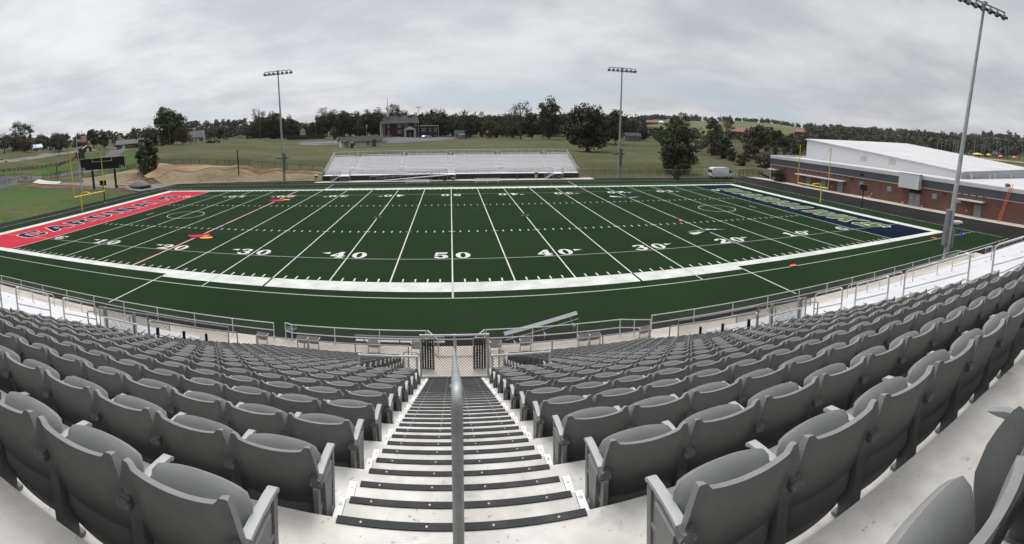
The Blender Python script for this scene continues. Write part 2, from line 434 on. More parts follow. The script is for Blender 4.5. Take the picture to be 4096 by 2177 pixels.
def drape(name, poly, m, lift=.06, step=4.0, kind='structure', hole=None):
    """a sheet of ground laid on the terrain: polygon cut along a grid so that it follows the relief"""
    bm = bmesh.new()
    mb = MB(); mb.poly([[(p[0], p[1]) for p in poly]])
    vs = [bm.verts.new(p) for p in mb.v]
    for f in mb.f:
        try: bm.faces.new([vs[i] for i in f])
        except ValueError: pass
    xs = [p[0] for p in poly]; ys = [p[1] for p in poly]
    for ax, lo, hi in ((0, min(xs), max(xs)), (1, min(ys), max(ys))):
        n = int((hi-lo)/step)
        for i in range(1, n+1):
            co = [0, 0, 0]; co[ax] = lo+i*step; no = [0, 0, 0]; no[ax] = 1
            bmesh.ops.bisect_plane(bm, geom=bm.verts[:]+bm.edges[:]+bm.faces[:], plane_co=co, plane_no=no)
    bmesh.ops.triangulate(bm, faces=bm.faces[:])
    P = np.array([v.co[:] for v in bm.verts]); z = terrain_arr(P[:, 0], P[:, 1])
    for v, h in zip(bm.verts, z): v.co.z = h+lift
    bm.normal_update()
    for f in bm.faces:
        if f.normal.z < 0: f.normal_flip()
    me = bpy.data.meshes.new(name); bm.to_mesh(me); bm.free()
    me.materials.append(m); o = bpy.data.objects.new(name, me); C.objects.link(o)
    return tag(o, kind=kind)

def make_terrain():
    nt_, rs = 361, np.concatenate([np.linspace(2, 60, 12), np.geomspace(64, 420, 110), np.geomspace(432, 2550, 44)])
    th = np.linspace(-PI, PI, nt_)
    # finer where the camera looks
    th = np.concatenate([np.linspace(-PI, -1.25, 40), np.linspace(-1.24, 1.35, 420), np.linspace(1.36, PI, 40)])
    T, R = np.meshgrid(th, rs, indexing='ij')
    x = CAM.x+R*np.sin(T); y = CAM.y+R*np.cos(T)
    z = terrain_arr(x.ravel(), y.ravel()).reshape(x.shape)
    mb = MB(); mb.quadgrid(np.stack([x, y, z], -1).tolist())
    me = bpy.data.meshes.new('ground'); me.from_pydata(mb.v, [], mb.f)
    bm = bmesh.new(); bm.from_mesh(me)
    bm.normal_update()
    for f in bm.faces:
        if f.normal.z < 0: f.normal_flip()
    bm.to_mesh(me); bm.free()
    me.polygons.foreach_set('use_smooth', [True]*len(me.polygons))
    m = bpy.data.materials.new('meadow_grass'); m.use_nodes = True
    nt = m.node_tree; N = nt.nodes; L = nt.links; b = N['Principled BSDF']; b.inputs['Roughness'].default_value = .95
    b.inputs['Specular IOR Level'].default_value = .1
    g = N.new('ShaderNodeNewGeometry')
    def noi(s, d, st=(1,1,1)):
        mp = N.new('ShaderNodeMapping'); mp.inputs['Scale'].default_value = st; L.new(g.outputs['Position'], mp.inputs[0])
        n = N.new('ShaderNodeTexNoise'); n.inputs['Scale'].default_value = s; n.inputs['Detail'].default_value = d
        n.inputs['Roughness'].default_value = .65
        L.new(mp.outputs[0], n.inputs['Vector']); return n.outputs[0]
    r1 = N.new('ShaderNodeValToRGB'); L.new(noi(.035, 6, (.6, 1.5, 1)), r1.inputs[0])
    e = r1.color_ramp.elements
    e[0].position = .30; e[0].color = (.050,.060,.024,1); e[1].position = .72; e[1].color = (.108,.104,.050,1)
    q = e.new(.48); q.color = (.072,.074,.032,1); q = e.new(.60); q.color = (.088,.090,.042,1)
    r2 = N.new('ShaderNodeMapRange'); L.new(noi(.5, 5, (.5, 1.6, 1)), r2.inputs[0]); r2.inputs[1].default_value = .3; r2.inputs[2].default_value = .7
    r2.inputs[3].default_value = .72; r2.inputs[4].default_value = 1.25
    mx = N.new('ShaderNodeMix'); mx.data_type = 'RGBA'; mx.blend_type = 'MULTIPLY'; mx.inputs[0].default_value = 1
    L.new(r1.outputs[0], mx.inputs[6]); L.new(r2.outputs[0], mx.inputs[7])
    L.new(mx.outputs[2], b.inputs['Base Color'])
    me.materials.append(m)
    o = bpy.data.objects.new('ground', me); C.objects.link(o)
    tag(o, kind='structure')
make_terrain()

M_lawn = mat('mown_lawn', (.045,.085,.020), .95, col2=(.085,.095,.032), scale=.06, detail=6, world=True, fine=.22, fscale=1.5, spec=.1, stretch=(.6,1.4,1), contrast=(.42,.72))
M_dirt = mat('red_brown_dirt', (.20,.115,.070), .95, col2=(.30,.23,.14), scale=.09, detail=7, world=True, fine=.2, fscale=.9, spec=.1, stretch=(.5,1.5,1), contrast=(.38,.6))
M_straw = mat('pale_straw_cover', (.235,.19,.12), .95, col2=(.12,.115,.06), scale=.10, detail=7, world=True, fine=.22, fscale=1.2, spec=.1, stretch=(.5,1.6,1), contrast=(.42,.75))
M_topsoil = mat('dark_topsoil', (.085,.050,.034), .95, col2=(.14,.09,.055), scale=.2, world=True, fine=.25, fscale=1.5, spec=.1)
M_gravel = mat('grey_gravel', (.20,.19,.185), .95, col2=(.15,.145,.14), scale=.3, world=True, fine=.25, fscale=6, spec=.1)
M_road = mat('worn_grey_asphalt', (.075,.077,.082), .9, col2=(.10,.10,.105), scale=.1, world=True, fine=.15, fscale=3)
M_parking = mat('sealed_parking_asphalt', (.060,.064,.078), .9, col2=(.075,.08,.092), scale=.05, world=True, fine=.12, fscale=2)
M_palegrass = mat('pale_pasture', (.135,.135,.060), .95, col2=(.10,.115,.045), scale=.02, world=True, fine=.15, fscale=.4, spec=.1, stretch=(.5,1.5,1))
M_tan = mat('tan_stubble_field', (.33,.25,.14), .95, world=True, fine=.12, fscale=.3, spec=.1)
M_brush = mat('brown_weeds', (.085,.068,.042), .95, col2=(.055,.055,.03), scale=.2, world=True, fine=.25, fscale=1.5, spec=.1)

def gpoly(uvs, rmin=60): return [ground(u, v, rmin) for u, v in uvs]
# ------------------------------------------------------------------ playing field
def sheet(name, quads=None, mb=None, m=None, z=0.0):
    b = mb or MB()
    for x0, x1, y0, y1 in quads or []:
        b.face([(x0,y0,z),(x1,y0,z),(x1,y1,z),(x0,y1,z)])
    o = b.build(name, m, fixn=False); flat_up(o)
    return tag(o, kind='structure')
FW = 53.333*YD
TX0, TX1, TY0, TY1 = -60.2, 60.9, -8.9, 57.4
sheet('asphalt_track', [(-63.4, 78.5, -11.12, TY0), (-63.4, TX0, TY0, 61.2), (TX0, TX1, TY1, 61.2), (TX1, 78.5, TY0, 61.4)], m=M_asphalt, z=-.004)
b = MB()
for i in range(60):
    for j in range(34):
        x0 = TX0+(TX1-TX0)*i/60; x1 = TX0+(TX1-TX0)*(i+1)/60; y0 = TY0+(TY1-TY0)*j/34; y1 = TY0+(TY1-TY0)*(j+1)/34
        b.face([(x0,y0,0),(x1,y0,0),(x1,y1,0),(x0,y1,0)])
sheet('turf', mb=b, m=M_turf)
sheet('end_zone', [(-60*YD, -50*YD, 0, FW)], m=M_red, z=.006)
sheet('end_zone', [(50*YD, 60*YD, 0, FW)], m=M_navy, z=.006)
LW = .055
q = []
for k in range(-50, 51, 5):
    x = k*YD
    if k == -30: continue
    q.append((x-LW, x+LW, 0, FW))
sheet('yard_lines', q, m=M_paint, z=.012)
x = -30*YD
sheet('red_yard_line', [(x-.20, x-.07, 0, FW)], m=M_redline, z=.012)
sheet('white_yard_line', [(x-.065, x+.065, 0, FW)], m=M_paint, z=.012)
sheet('navy_yard_line', [(x+.07, x+.2, 0, FW)], m=M_navyletter, z=.012)
q = []
for k in range(-50, 51):
    x = k*YD
    if k % 5:
        for y in (17.78*YD, 35.56*YD): q.append((x-.06, x+.06, y-.33, y+.33))
        q.append((x-.06, x+.06, .08, .75)); q.append((x-.06, x+.06, FW-.75, FW-.08))
    elif abs(k) < 50:
        for y in (17.78*YD, 35.56*YD): q.append((x-.38, x-LW-.002, y-.06, y+.06)); q.append((x+LW+.002, x+.38, y-.06, y+.06))
for s in (-1, 1):
    xx = s*47*YD; q.append((xx-.06, xx+.06, FW/2-.9, FW/2+.9))
    for y in (20*YD, 33.3*YD): pass
    q.append((s*10*YD-.5, s*10*YD-LW-.002, FW/2-.05, FW/2+.05)); q.append((s*10*YD+LW+.002, s*10*YD+.5, FW/2-.05, FW/2+.05))
sheet('hash_marks', q, m=M_paint, z=.012)
# border: broad at the team areas, narrower elsewhere
e = 60*YD; tb = 25*YD
sheet('sideline_band', [(-tb, tb, -1.95, 0), (-e-1.5, -tb, -1.15, 0), (tb, e+1.5, -1.15, 0),
      (-tb, tb, FW, FW+1.95), (-e-1.5, -tb, FW, FW+1.15), (tb, e+1.5, FW, FW+1.15), (-e-1.5, -e, 0, FW), (e, e+1.5, 0, FW)], m=M_paint, z=.009)
for s in (-1, 1):
    pass
q = [(s*tb-LW, s*tb+LW, y0, y1) for s in (-1, 1) for y0, y1 in ((-8.7, -1.96), (FW+1.96, TY1-.3))]
q += [(TX0+.1, TX1-.1, TY1-.12, TY1-.04), (TX0+.04, TX0+.12, 8, TY1-.12), (TX1-.12, TX1-.04, TY0+1, TY1-.12), (44, TX1-.2, TY0+.05, TY0+.15)]
sheet('restraining_lines', q, m=M_paint, z=.012)
q = [(-e-3.5, e+3.5, -3.22, -3.10), (-e-3.5, e+3.5, FW+3.10, FW+3.22)]
q += [(-e-1.0, e+1.0, 5.92, 6.01), (-e-1.0, e+1.0, FW-6.01, FW-5.92)]
q += [(s*20*YD-.06, s*20*YD+.06, y0, y1) for s in (-1, 1) for y0, y1 in ((-3.10, 0), (FW, FW+3.1))]+[(-.07, .07, -3.10, 0), (-.07, .07, FW, FW+3.1)]
sheet('soccer_lines', q, m=M_paintgrey, z=.016)
q = [(s*15*YD-.08, s*15*YD+.08, y0, y1) for s in (-1, 1) for y0, y1 in ((-3.08, 0), (FW, FW+3.08))]
b = MB()
def ring(b, c, r, w, a0=0.0, a1=2*PI, n=64, z=.018):
    pts = [[], []]
    for i in range(n+1):
        t = a0+(a1-a0)*i/n
        for k, rr in enumerate((r-w/2, r+w/2)): pts[k].append((c[0]+rr*math.cos(t), c[1]+rr*math.sin(t), z))
    b.quadgrid(pts)
cy = FW/2
ring(b, (0, cy), 9.15, .13)
for s in (-1, 1):
    c = (s*36.6, cy)
    a = 0 if s < 0 else PI
    ring(b, c, 10.7, .13, a-1.75, a+1.75)
    ring(b, c, 6.9, .16, a-1.5, a+1.35)
    ring(b, (s*40.4, cy), 3.0, .13, a+PI-1.7, a+PI+1.7)
    p, q2 = Vector((s*40.4, 21.2, .018)), Vector((s*35.6, 15.9, .018)); d = (q2-p).normalized(); n = Vector((-d.y, d.x, 0))*.14
    b.face([p-n, q2-n, q2+n, p+n])
    ring(b, (s*30, -9), 21.5, .10, PI/2-.75, PI/2+.75)
for x0, x1, y0, y1 in q: b.face([(x0,y0,.018),(x1,y0,.018),(x1,y1,.018),(x0,y1,.018)])
sheet('black_field_lines', mb=b, m=M_paintblack)
b = MB()
for s in (-1, 1): ring(b, (s*36.6, cy), 2.7, .13, z=.020)
sheet('white_circles', mb=b, m=M_paintgrey)
q = []
for s in (-1, 1):
    for i in range(7):
        x0 = s*(52.5+i*1.25); q.append((min(x0, x0+s*.6), max(x0, x0+s*.6), FW+4.0, FW+4.12))
for i in range(5): q.append((56.6+i*.95, 57.1+i*.95, -3.3, -3.18))
sheet('dashed_marks', q, m=M_paint, z=.012)

def inset(loop, d):
    """offset a closed 2-d loop outwards (d > 0) for counter-clockwise loops"""
    n = len(loop); P = [Vector((p[0], p[1])) for p in loop]
    A = sum(P[i].x*P[(i+1) % n].y-P[(i+1) % n].x*P[i].y for i in range(n))
    if A < 0: d = -d
    out = []
    for i in range(n):
        a, b_, c = P[i-1], P[i], P[(i+1) % n]
        d1 = (b_-a).normalized(); d2 = (c-b_).normalized()
        n1 = Vector((d1.y, -d1.x)); n2 = Vector((d2.y, -d2.x))
        m = n1+n2; k = m.length
        if k < .3: m = n1; f = 1
        else: m = m/k; f = min(1/max(m.dot(n1), .2), 2.2)
        out.append(tuple(b_+m*d*f))
    return out
GL = {
 'C': (8, [[(1.5,0),(6.5,0),(8,1.5),(8,3.4),(5.6,3.4),(5.6,2.2),(2.4,2.2),(2.4,7.8),(5.6,7.8),(5.6,6.6),(8,6.6),(8,8.5),(6.5,10),(1.5,10),(0,8.5),(0,1.5)]]),
 'A': (9, [[(0,0),(2.6,0),(3.1,2),(5.9,2),(6.4,0),(9,0),(6,10),(3,10)], [(3.6,3.9),(5.4,3.9),(4.5,7.6)]]),
 'R': (8.4, [[(0,0),(2.4,0),(2.4,3.6),(3.6,3.6),(5.6,0),(8.4,0),(6,4.1),(7.8,5.4),(7.8,8.6),(6.4,10),(0,10)], [(2.4,5.6),(5.4,5.6),(5.4,7.9),(2.4,7.9)]]),
 'D': (8, [[(0,0),(6,0),(8,2),(8,8),(6,10),(0,10)], [(2.4,2.2),(5.2,2.2),(5.6,2.8),(5.6,7.2),(5.2,7.8),(2.4,7.8)]]),
 'I': (2.6, [[(0,0),(2.6,0),(2.6,10),(0,10)]]),
 'N': (8, [[(0,0),(2.4,0),(2.4,5.8),(5.6,0),(8,0),(8,10),(5.6,10),(5.6,4.2),(2.4,10),(0,10)]]),
 'L': (7, [[(0,0),(7,0),(7,2.3),(2.4,2.3),(2.4,10),(0,10)]]),
 'S': (8, [[(0,1.5),(1.5,0),(6.5,0),(8,1.5),(8,5.0),(6.8,6.1),(2.4,6.1),(2.4,7.8),(5.6,7.8),(5.6,6.9),(8,6.9),(8,8.5),(6.5,10),(1.5,10),(0,8.5),(0,5.2),(1.2,4),(5.6,4),(5.6,2.2),(2.4,2.2),(2.4,3.2),(0,3.2)]]),
 'W': (12, [[(1.8,0),(4.4,0),(6,5.2),(7.6,0),(10.2,0),(12,10),(9.4,10),(8.6,4.4),(7.1,9.2),(4.9,9.2),(3.4,4.4),(2.6,10),(0,10)]]),
 'H': (8, [[(0,0),(2.4,0),(2.4,3.9),(5.6,3.9),(5.6,0),(8,0),(8,10),(5.6,10),(5.6,6.1),(2.4,6.1),(2.4,10),(0,10)]]),
 'K': (8.2, [[(0,0),(2.4,0),(2.4,3.2),(3.2,4.2),(5.4,0),(8.2,0),(4.9,6),(8,10),(5.2,10),(2.4,6.4),(2.4,10),(0,10)]]),
 '1': (7, [[(1,0),(6,0),(6,1.2),(4.7,1.2),(4.7,10),(3.4,10),(1,8.3),(1,7.3),(2.3,7.7),(2.3,1.2),(1,1.2)]]),
 '2': (7, [[(0,0),(7,0),(7,2.6),(6.2,2.6),(5.6,1.9),(3.2,1.9),(6.2,4.6),(7,6.2),(7,7.8),(5.6,9.5),(3.6,10),(1.5,9.4),(.2,7.8),(.2,6.6),(2.2,6.6),(2.6,8),(3.6,8.8),(4.4,8.3),(4.6,7),(4,5.4),(0,1.2)]]),
 '3': (7, [[(0,2.4),(.6,1),(2.2,0),(4.6,0),(6.5,1.2),(7,2.8),(6.6,4.4),(5.2,5.3),(6.4,6.2),(6.7,7.6),(6,9.1),(4.2,10),(2.2,9.8),(.7,8.8),(.3,7.4),(2.2,7.1),(2.7,8.5),(3.6,8.9),(4.4,8.2),(4.4,6.6),(3.6,5.8),(2.4,5.6),(2.4,4.8),(3.6,4.6),(4.5,3.7),(4.6,2.2),(3.6,1.1),(2.6,1.3),(2.2,2.6),(.8,3)]]),
 '4': (7, [[(2.6,0),(6.6,0),(6.6,1.1),(5.8,1.1),(5.8,2.4),(7,2.4),(7,3.8),(5.8,3.8),(5.8,10),(4,10),(0,3.8),(0,2.4),(3.4,2.4),(3.4,1.1),(2.6,1.1)], [(1.7,3.8),(3.4,3.8),(3.4,6.6)]]),
 '5': (7, [[(.2,2.4),(.8,.8),(2.6,0),(4.6,0),(6.5,1.2),(7,3.1),(6.4,5),(4.8,6.2),(3,6.2),(1.9,5.8),(2.1,7.8),(6.2,7.8),(6.6,10),(1,10),(.4,4.4),(1.4,4.2),(2.6,5),(3.6,5),(4.4,4.2),(4.5,2.4),(3.7,1.2),(2.6,1.3),(2.2,2.8),(.8,3.1)]]),
 '0': (7, [[(3.5+3.5*math.cos(t*PI/10), 5+5*math.sin(t*PI/10)) for t in range(20)], [(3.5+1.25*math.cos(t*PI/10), 5+3.9*math.sin(t*PI/10)) for t in range(20)]]),
 'G': (7, [[(1.5,.8),(3.6,0),(5.4,.5),(7,1.2),(7,5),(4,5),(4,4),(5,3.8),(5,1.9),(3.8,1.1),(2.7,2),(2.4,5),(2.7,8),(3.8,8.9),(5.2,8.2),(6,6.6),(6.8,6.6),(6.8,10),(6,10),(5.4,9.3),(3.6,10),(1.5,9.2),(.2,7),(0,5),(.2,3)]]),
 'T': (7, [[(2.4,0),(4.6,0),(4.6,8),(7,8),(7,10),(0,10),(0,8),(2.4,8)]]),
 'O': (7, [[(1.5,0),(5.5,0),(7,1.5),(7,8.5),(5.5,10),(1.5,10),(0,8.5),(0,1.5)], [(2.2,2),(4.8,2),(4.8,8),(2.2,8)]]),
 '.': (2, [[(0,0),(2,0),(2,2),(0,2)]]),
}
def word(text, place, width, height, gap, z, shear=0.0, grow=0.0, widths=None):
    """letters of a word as one flat mesh; place(s, t) maps along/up metres to x, y"""
    b = MB(); n = len(text); s = 0
    tot = sum(GL[c][0] for c in text); sc = (width-gap*(n-1))/tot
    for c in text:
        w, loops = GL[c]
        L = []
        for i, l in enumerate(loops):
            pts = [(s+p[0]*sc+shear*p[1]*height/10, p[1]*height/10) for p in l]
            if grow: pts = inset(pts, grow if i == 0 else -grow)
            L.append([place(*p) for p in pts])
        b.poly(L, z)
        s += w*sc+gap
    return b
left_at = lambda s, t: (-48.6-t, 5.3+s)
right_at = lambda s, t: (48.5+t, 44.3-s)
def letters(name, text, at, W, H, gap, mo, mi, shear, label):
    o = word(text, at, W, H, gap, .022, shear, .17).build(name+'_outline', mo, fixn=False); flat_up(o); tag(o, kind='structure')
    o = word(text, at, W, H, gap, .027, shear).build(name, mi, fixn=False); flat_up(o); tag(o, kind='structure')
letters('red_end_zone_lettering', 'CARDINALS', left_at, 37.0, 3.7, 1.0, M_paint, M_navyletter, .12, '')
letters('navy_end_zone_lettering', 'WARHAWKS', right_at, 38.4, 3.9, .75, M_paint, M_green, .28, '')

def number(d, k, far):
    b = MB(); x0 = k*YD; H = 1.88
    base = 6.12
    if len(d) == 1:
        sx = .2
        offs = [(-.7+(1.3 if k < 0 else -1.3), d)]
    else: offs = [(-1.62, d[0]), (.30, d[1])]
    for ox, c in offs:
        w, loops = GL[c]
        fl = lambda p: (x0+(ox+p[0]*1.3/7)*(-1 if far else 1), (FW-base-p[1]*H/10) if far else base+p[1]*H/10)
        b.poly([[fl(p) for p in l] for l in loops], .024)
    if len(d) == 2 and d != '50':
        s = 1 if k > 0 else -1
        a, c = s*1.85, s*2.65
        yy = base+1.45
        for_tri = [(x0+a, yy-.28), (x0+a, yy+.28), (x0+c, yy)]
        if far: for_tri = [(p[0], FW-p[1]) for p in for_tri]
        b.poly([for_tri], .024)
    o = b.build('field_number', M_paint, fixn=False); flat_up(o); tag(o, kind='structure')
for k in range(-50, 51, 10):
    d = {50: 'G', 40: '10', 30: '20', 20: '30', 10: '40', 0: '50'}[abs(k)]
    for far in (0, 1): number(d, k, far)

# painted bird-head emblems on the 20-yard lines
def emblem(layers, cx, cy_, sx, sy):
    z = .030
    for name, loop, m in layers:
        b = MB(); b.poly([[(cx+p[0]*sx, cy_+p[1]*sy) for p in loop]], z); z += .005
        o = b.build(name, m, fixn=False); flat_up(o); tag(o, kind='structure')
red_bird = [
 ('emblem_outline', [(-1.0,.15),(-.95,-.05),(-.75,-.35),(-.45,-.62),(-.30,-.50),(-.05,-.55),(.1,-.70),(.45,-.75),(.80,-.60),(1.02,-.25),(.98,.02),(.72,.22),(.45,.45),(.25,.95),(.0,.80),(-.15,.62),(-.35,.45),(-.6,.30)], M_paintblack),
 ('emblem_head', [(-.92,.12),(-.80,-.10),(-.55,-.30),(-.40,-.48),(-.28,-.34),(-.02,-.40),(.12,-.20),(.35,-.02),(.70,.06),(.62,.18),(.38,.38),(.20,.80),(.02,.66),(-.12,.48),(-.32,.34),(-.58,.22)], M_red),
 ('emblem_beak', [(.18,-.34),(.40,-.14),(.72,-.08),(.92,-.16),(.90,-.36),(.72,-.54),(.45,-.64),(.22,-.58)], M_yellowturf),
 ('emblem_eye', [(.14,-.02),(.28,.10),(.44,.10),(.40,.02),(.26,-.02)], M_paint)]
emblem(red_bird, -27.2, 12.3, 1.95, 1.75)
emblem([(n, [(p[0], -p[1]) for p in l], m) for n, l, m in red_bird], -27.2, 37.7, 1.95, 1.75)
hawk = [
 ('emblem_outline', [(-1.0,-.25),(-1.02,.15),(-.80,.55),(-.45,.80),(-.1,.78),(.3,.85),(.5,.62),(.95,.28),(1.02,.05),(.5,-.10),(.2,-.40),(-.1,-.30),(-.35,-.55),(-.6,-.85),(-.85,-.95),(-.95,-.70)], M_navyletter),
 ('emblem_plumage', [(-.92,.05),(-.74,.45),(-.42,.66),(-.1,.62),(.3,.66),(.55,.40),(.15,.30),(-.15,.22),(-.5,.20),(-.75,.0)], M_green),
 ('emblem_beak', [(-.93,-.25),(-.78,-.12),(-.4,-.18),(-.18,-.12),(-.4,-.36),(-.62,-.70),(-.84,-.80),(-.88,-.5)], M_paint),
 ('emblem_feathers', [(-.05,.72),(.28,.72),(.20,.55),(.55,.50),(.45,.36),(.92,.14),(.35,.26),(.38,.40),(.05,.42),(.12,.58)], M_paint),
 ('emblem_eye', [(-.52,.12),(-.38,.18),(-.25,.10),(-.40,.04)], M_paint)]
emblem(hawk, 27.4, 11.5, 2.85, 1.35)
emblem([(n, [(p[0], -p[1]) for p in l], m) for n, l, m in hawk], 27.3, 36.7, 2.9, 1.4)

# pylon flags lying on the turf
for (u, v), lab in (((2724.5, 885), 'orange flat marker lying beside the navy bird emblem near midfield hash'), ((3261, 846), 'orange flat marker lying on the navy end zone lettering'),
                    ((3736.6, 954.5), 'orange flat marker at the navy corner by the light pole'), ((3172, 1065), 'orange flat marker on the turf outside the white band')):
    p = at_z(u, v); b = MB(); b.poly([[(-.32,-.16),(.30,-.2),(.34,.14),(-.25,.2)]]); 
    b = MB(); b.prism([(-.34,-.17),(.30,-.22),(.36,.15),(-.26,.22)], 'z', .02, .06); b.box(-.06,.06,-.05,.05,.06,.13)
    o = b.build('marker', M_orange); o.location = (p.x, p.y, .03); o.rotation_euler = (0, 0, random.uniform(0, 3))
    tag(o, lab, 'field marker', 'orange field markers')
p = at_z(3844, 944)
b = MB(); b.lathe([(.42,0),(.5,.08),(.40,.22),(.22,.36),(.10,.42),(.14,.50),(.03,.52)], n=12)
for i, v in enumerate(b.v): b.v[i] = (v[0]*(1.3+.2*math.sin(v[1]*9)), v[1]*(1+.2*math.sin(v[0]*7)), v[2]*(.8+.15*math.sin(v[0]*5)))
o = b.build('ball_bag', M_purple, smooth=True); o.location = (p.x, p.y, .0); tag(o, 'purple cloth bag slumped on the turf behind the light pole', 'bag')
# ------------------------------------------------------------------ near grandstand
D_, R_, E0, Z0 = .865, .414, -31.42, 9.66
edge = lambda k: E0+D_*k
flo = lambda k: Z0-R_*k if k >= 0 else Z0+(.33 if k == -1 else .75)
KTOP, KBOT = -2, 20
WALK = .60
def build_multi(name, parts, parent=None, smooth=False):
    v, f, mi = [], [], []
    for i, (mb, m) in enumerate(parts):
        b = len(v); v += mb.v; f += [tuple(b+j for j in q) for q in mb.f]; mi += [i]*len(mb.f)
    me = bpy.data.meshes.new(name); me.from_pydata(v, [], f)
    for _, m in parts: me.materials.append(m)
    me.polygons.foreach_set('material_index', mi)
    bm = bmesh.new(); bm.from_mesh(me); bmesh.ops.recalc_face_normals(bm, faces=bm.faces); bm.to_mesh(me); bm.free()
    if smooth: me.polygons.foreach_set('use_smooth', [True]*len(f))
    o = bpy.data.objects.new(name, me); C.objects.link(o)
    if parent: o.parent = parent
    return o

VX = 2.22      # half width of the stair opening cut through the lower rows
SX0, SX1 = 8.17, 11.62    # the same opening under the side aisles
SE = 9.30       # outer end of the seat rows
def deck_strip(b, x0, x1, k0, k1):
    """platform floors, their front noses and the risers between them"""
    for k in range(k0, k1+1):
        y0, y1, z = edge(k-1), edge(k), flo(k)
        b.box(x0, x1, y0+.012, y1, z-.05, z)
        b.box(x0, x1, y1-.03, y1-.003, z-.16, z-.052)
        b.box(x0, x1, y0+.001, y0+.009, z-.02, flo(k-1)-.055)
g = thing('grandstand', 'aluminium grandstand deck with a central stair under the grey seats', 'grandstand')
b = MB()
for s in (-1, 1):
    q = lambda a, c: (min(s*a, s*c), max(s*a, s*c))
    deck_strip(b, *q(VX, SX0), 10, KBOT)
deck_strip(b, -SE, SE, KTOP, 9); deck_strip(b, -.80, .80, 10, 10)
b.build('deck', M_alu, g)
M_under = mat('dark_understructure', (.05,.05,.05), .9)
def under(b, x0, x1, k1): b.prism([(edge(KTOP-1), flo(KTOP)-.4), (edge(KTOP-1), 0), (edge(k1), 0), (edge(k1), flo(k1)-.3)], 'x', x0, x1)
b = MB()
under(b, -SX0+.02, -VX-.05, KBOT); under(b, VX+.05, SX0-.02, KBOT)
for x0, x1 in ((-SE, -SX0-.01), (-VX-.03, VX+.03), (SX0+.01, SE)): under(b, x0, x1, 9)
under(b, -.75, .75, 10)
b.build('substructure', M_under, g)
for s in (-1, 1):
    b = MB()
    for k in range(-1, 10):
        for i in (1, 2):
            y0 = edge(k-1)+.014; b.box(min(s*9.5, s*10.5), max(s*9.5, s*10.5), y0+(D_*.333 if i == 2 else 0)+.002*(i-1), edge(k-1)+D_*i/3, flo(k)+.001, flo(k-1)-R_*i/3)
    b.build('side_stair', M_white_deck, g)
SWD = .61
for k in range(-1, 11):
    zt = flo(k-1)
    # full-width nosing at the platform edge
    def nos(y, z):
        nb = MB(); nb.box(-SWD, SWD, y-.034, y+.004, z+.001, z+.006); nb.box(-SWD, SWD, y+.004, y+.010, z-.04, z+.006)
        bb = MB()
        for x in (-.49, -.17, .15, .47): bb.lathe([(.008,0),(.008,.002),(.004,.004)], (x, y-.015, z+.006), 6)
        return nb, bb
    nb, bb = nos(edge(k), flo(k)); build_multi('nosing_strip', [(nb, M_nosing), (bb, M_bolt)], g)
    for i, fr in ((1, .333), (2, .667)):
        z = zt-R_*i/3; y0 = edge(k-1)+.014; y1 = edge(k-1)+D_*fr
        tb = MB(); tb.box(-SWD-.02, SWD+.02, y0+(D_*.333 if i == 2 else 0)+.002*(i-1), y1, flo(k)+.001, z)
        tr = tb.build('stair_tread', M_alu, g)
        nb, bb = nos(y1, z); build_multi('nosing_strip', [(nb, M_nosing), (bb, M_bolt)], tr)
        for s in (-1, 1):
            wb = MB(); x = s*(SWD+.045); wb.box(x-.022, x+.022, y0+(D_*.333 if i == 2 else .02), y1-.004, z-.004, z+.004)
            wb.box(x-.022, x+.022, y1-.004, y1, flo(k)+.003, z+.004)
            bb = MB(); bb.lathe([(.010,0),(.010,.003)], (x, y1-.05, z+.004), 6)
            build_multi('tread_trim', [(wb, M_white), (bb, M_bolt)], tr)

# ------------------------------------------------------------------ tip-up seats
PITCHX = .497; X1 = .738
def seat_back(lo=False):
    nu, nv = (17, 10) if not lo else (8, 3)
    us = np.linspace(-1, 1, nu) if not lo else np.array([-1,-.9,-.78,-.6,-.2,.2,.6,.78,.9,1])
    if not lo: us = np.array([-1,-.985,-.96,-.93,-.895,-.87,-.78,-.70,-.56,-.4,-.2,0,.2,.4,.56,.70,.78,.87,.895,.93,.96,.985,1]); vs = np.array([0,.03,.2,.4,.6,.75,.86,.94,.985,1])
    else: vs = np.array([0,.6,1])
    def pt(u, v, off):
        a = abs(u)
        ear = .024*min(max((a-.70)/.08, 0), 1)
        cut = .105*max((a-.885)/.115, 0)**1.25
        dip = -.012*(1-min(a/.7, 1)**2)
        top = .698+ear-cut+dip
        bot = .045+.02*a*a
        z = bot+(top-bot)*v
        hw = .2478-.010*max(0, .5-v)
        y = .050+.200*(1-v)**1.15+.024*a**2.4*(.45+.55*v)
        if v > .9: y -= .010*(v-.9)/.1
        return (u*hw, y+off, z)
    b = MB()
    t = .030
    rear = [[pt(u, v, 0) for u in us] for v in vs]
    fr = [[tuple(np.array(pt(u*.985, min(v, .985) if v > .5 else max(v, .015), t))) for u in us] for v in vs]
    n, m = len(vs), len(us)
    b.quadgrid(rear); b.quadgrid(fr)
    o = n*m
    for i in range(n-1):
        for j in (0, m-1): b.f.append((i*m+j, (i+1)*m+j, o+(i+1)*m+j, o+i*m+j))
    for j in range(m-1):
        for i in (0, n-1): b.f.append((i*m+j, i*m+j+1, o+i*m+j+1, o+i*m+j))
    return b
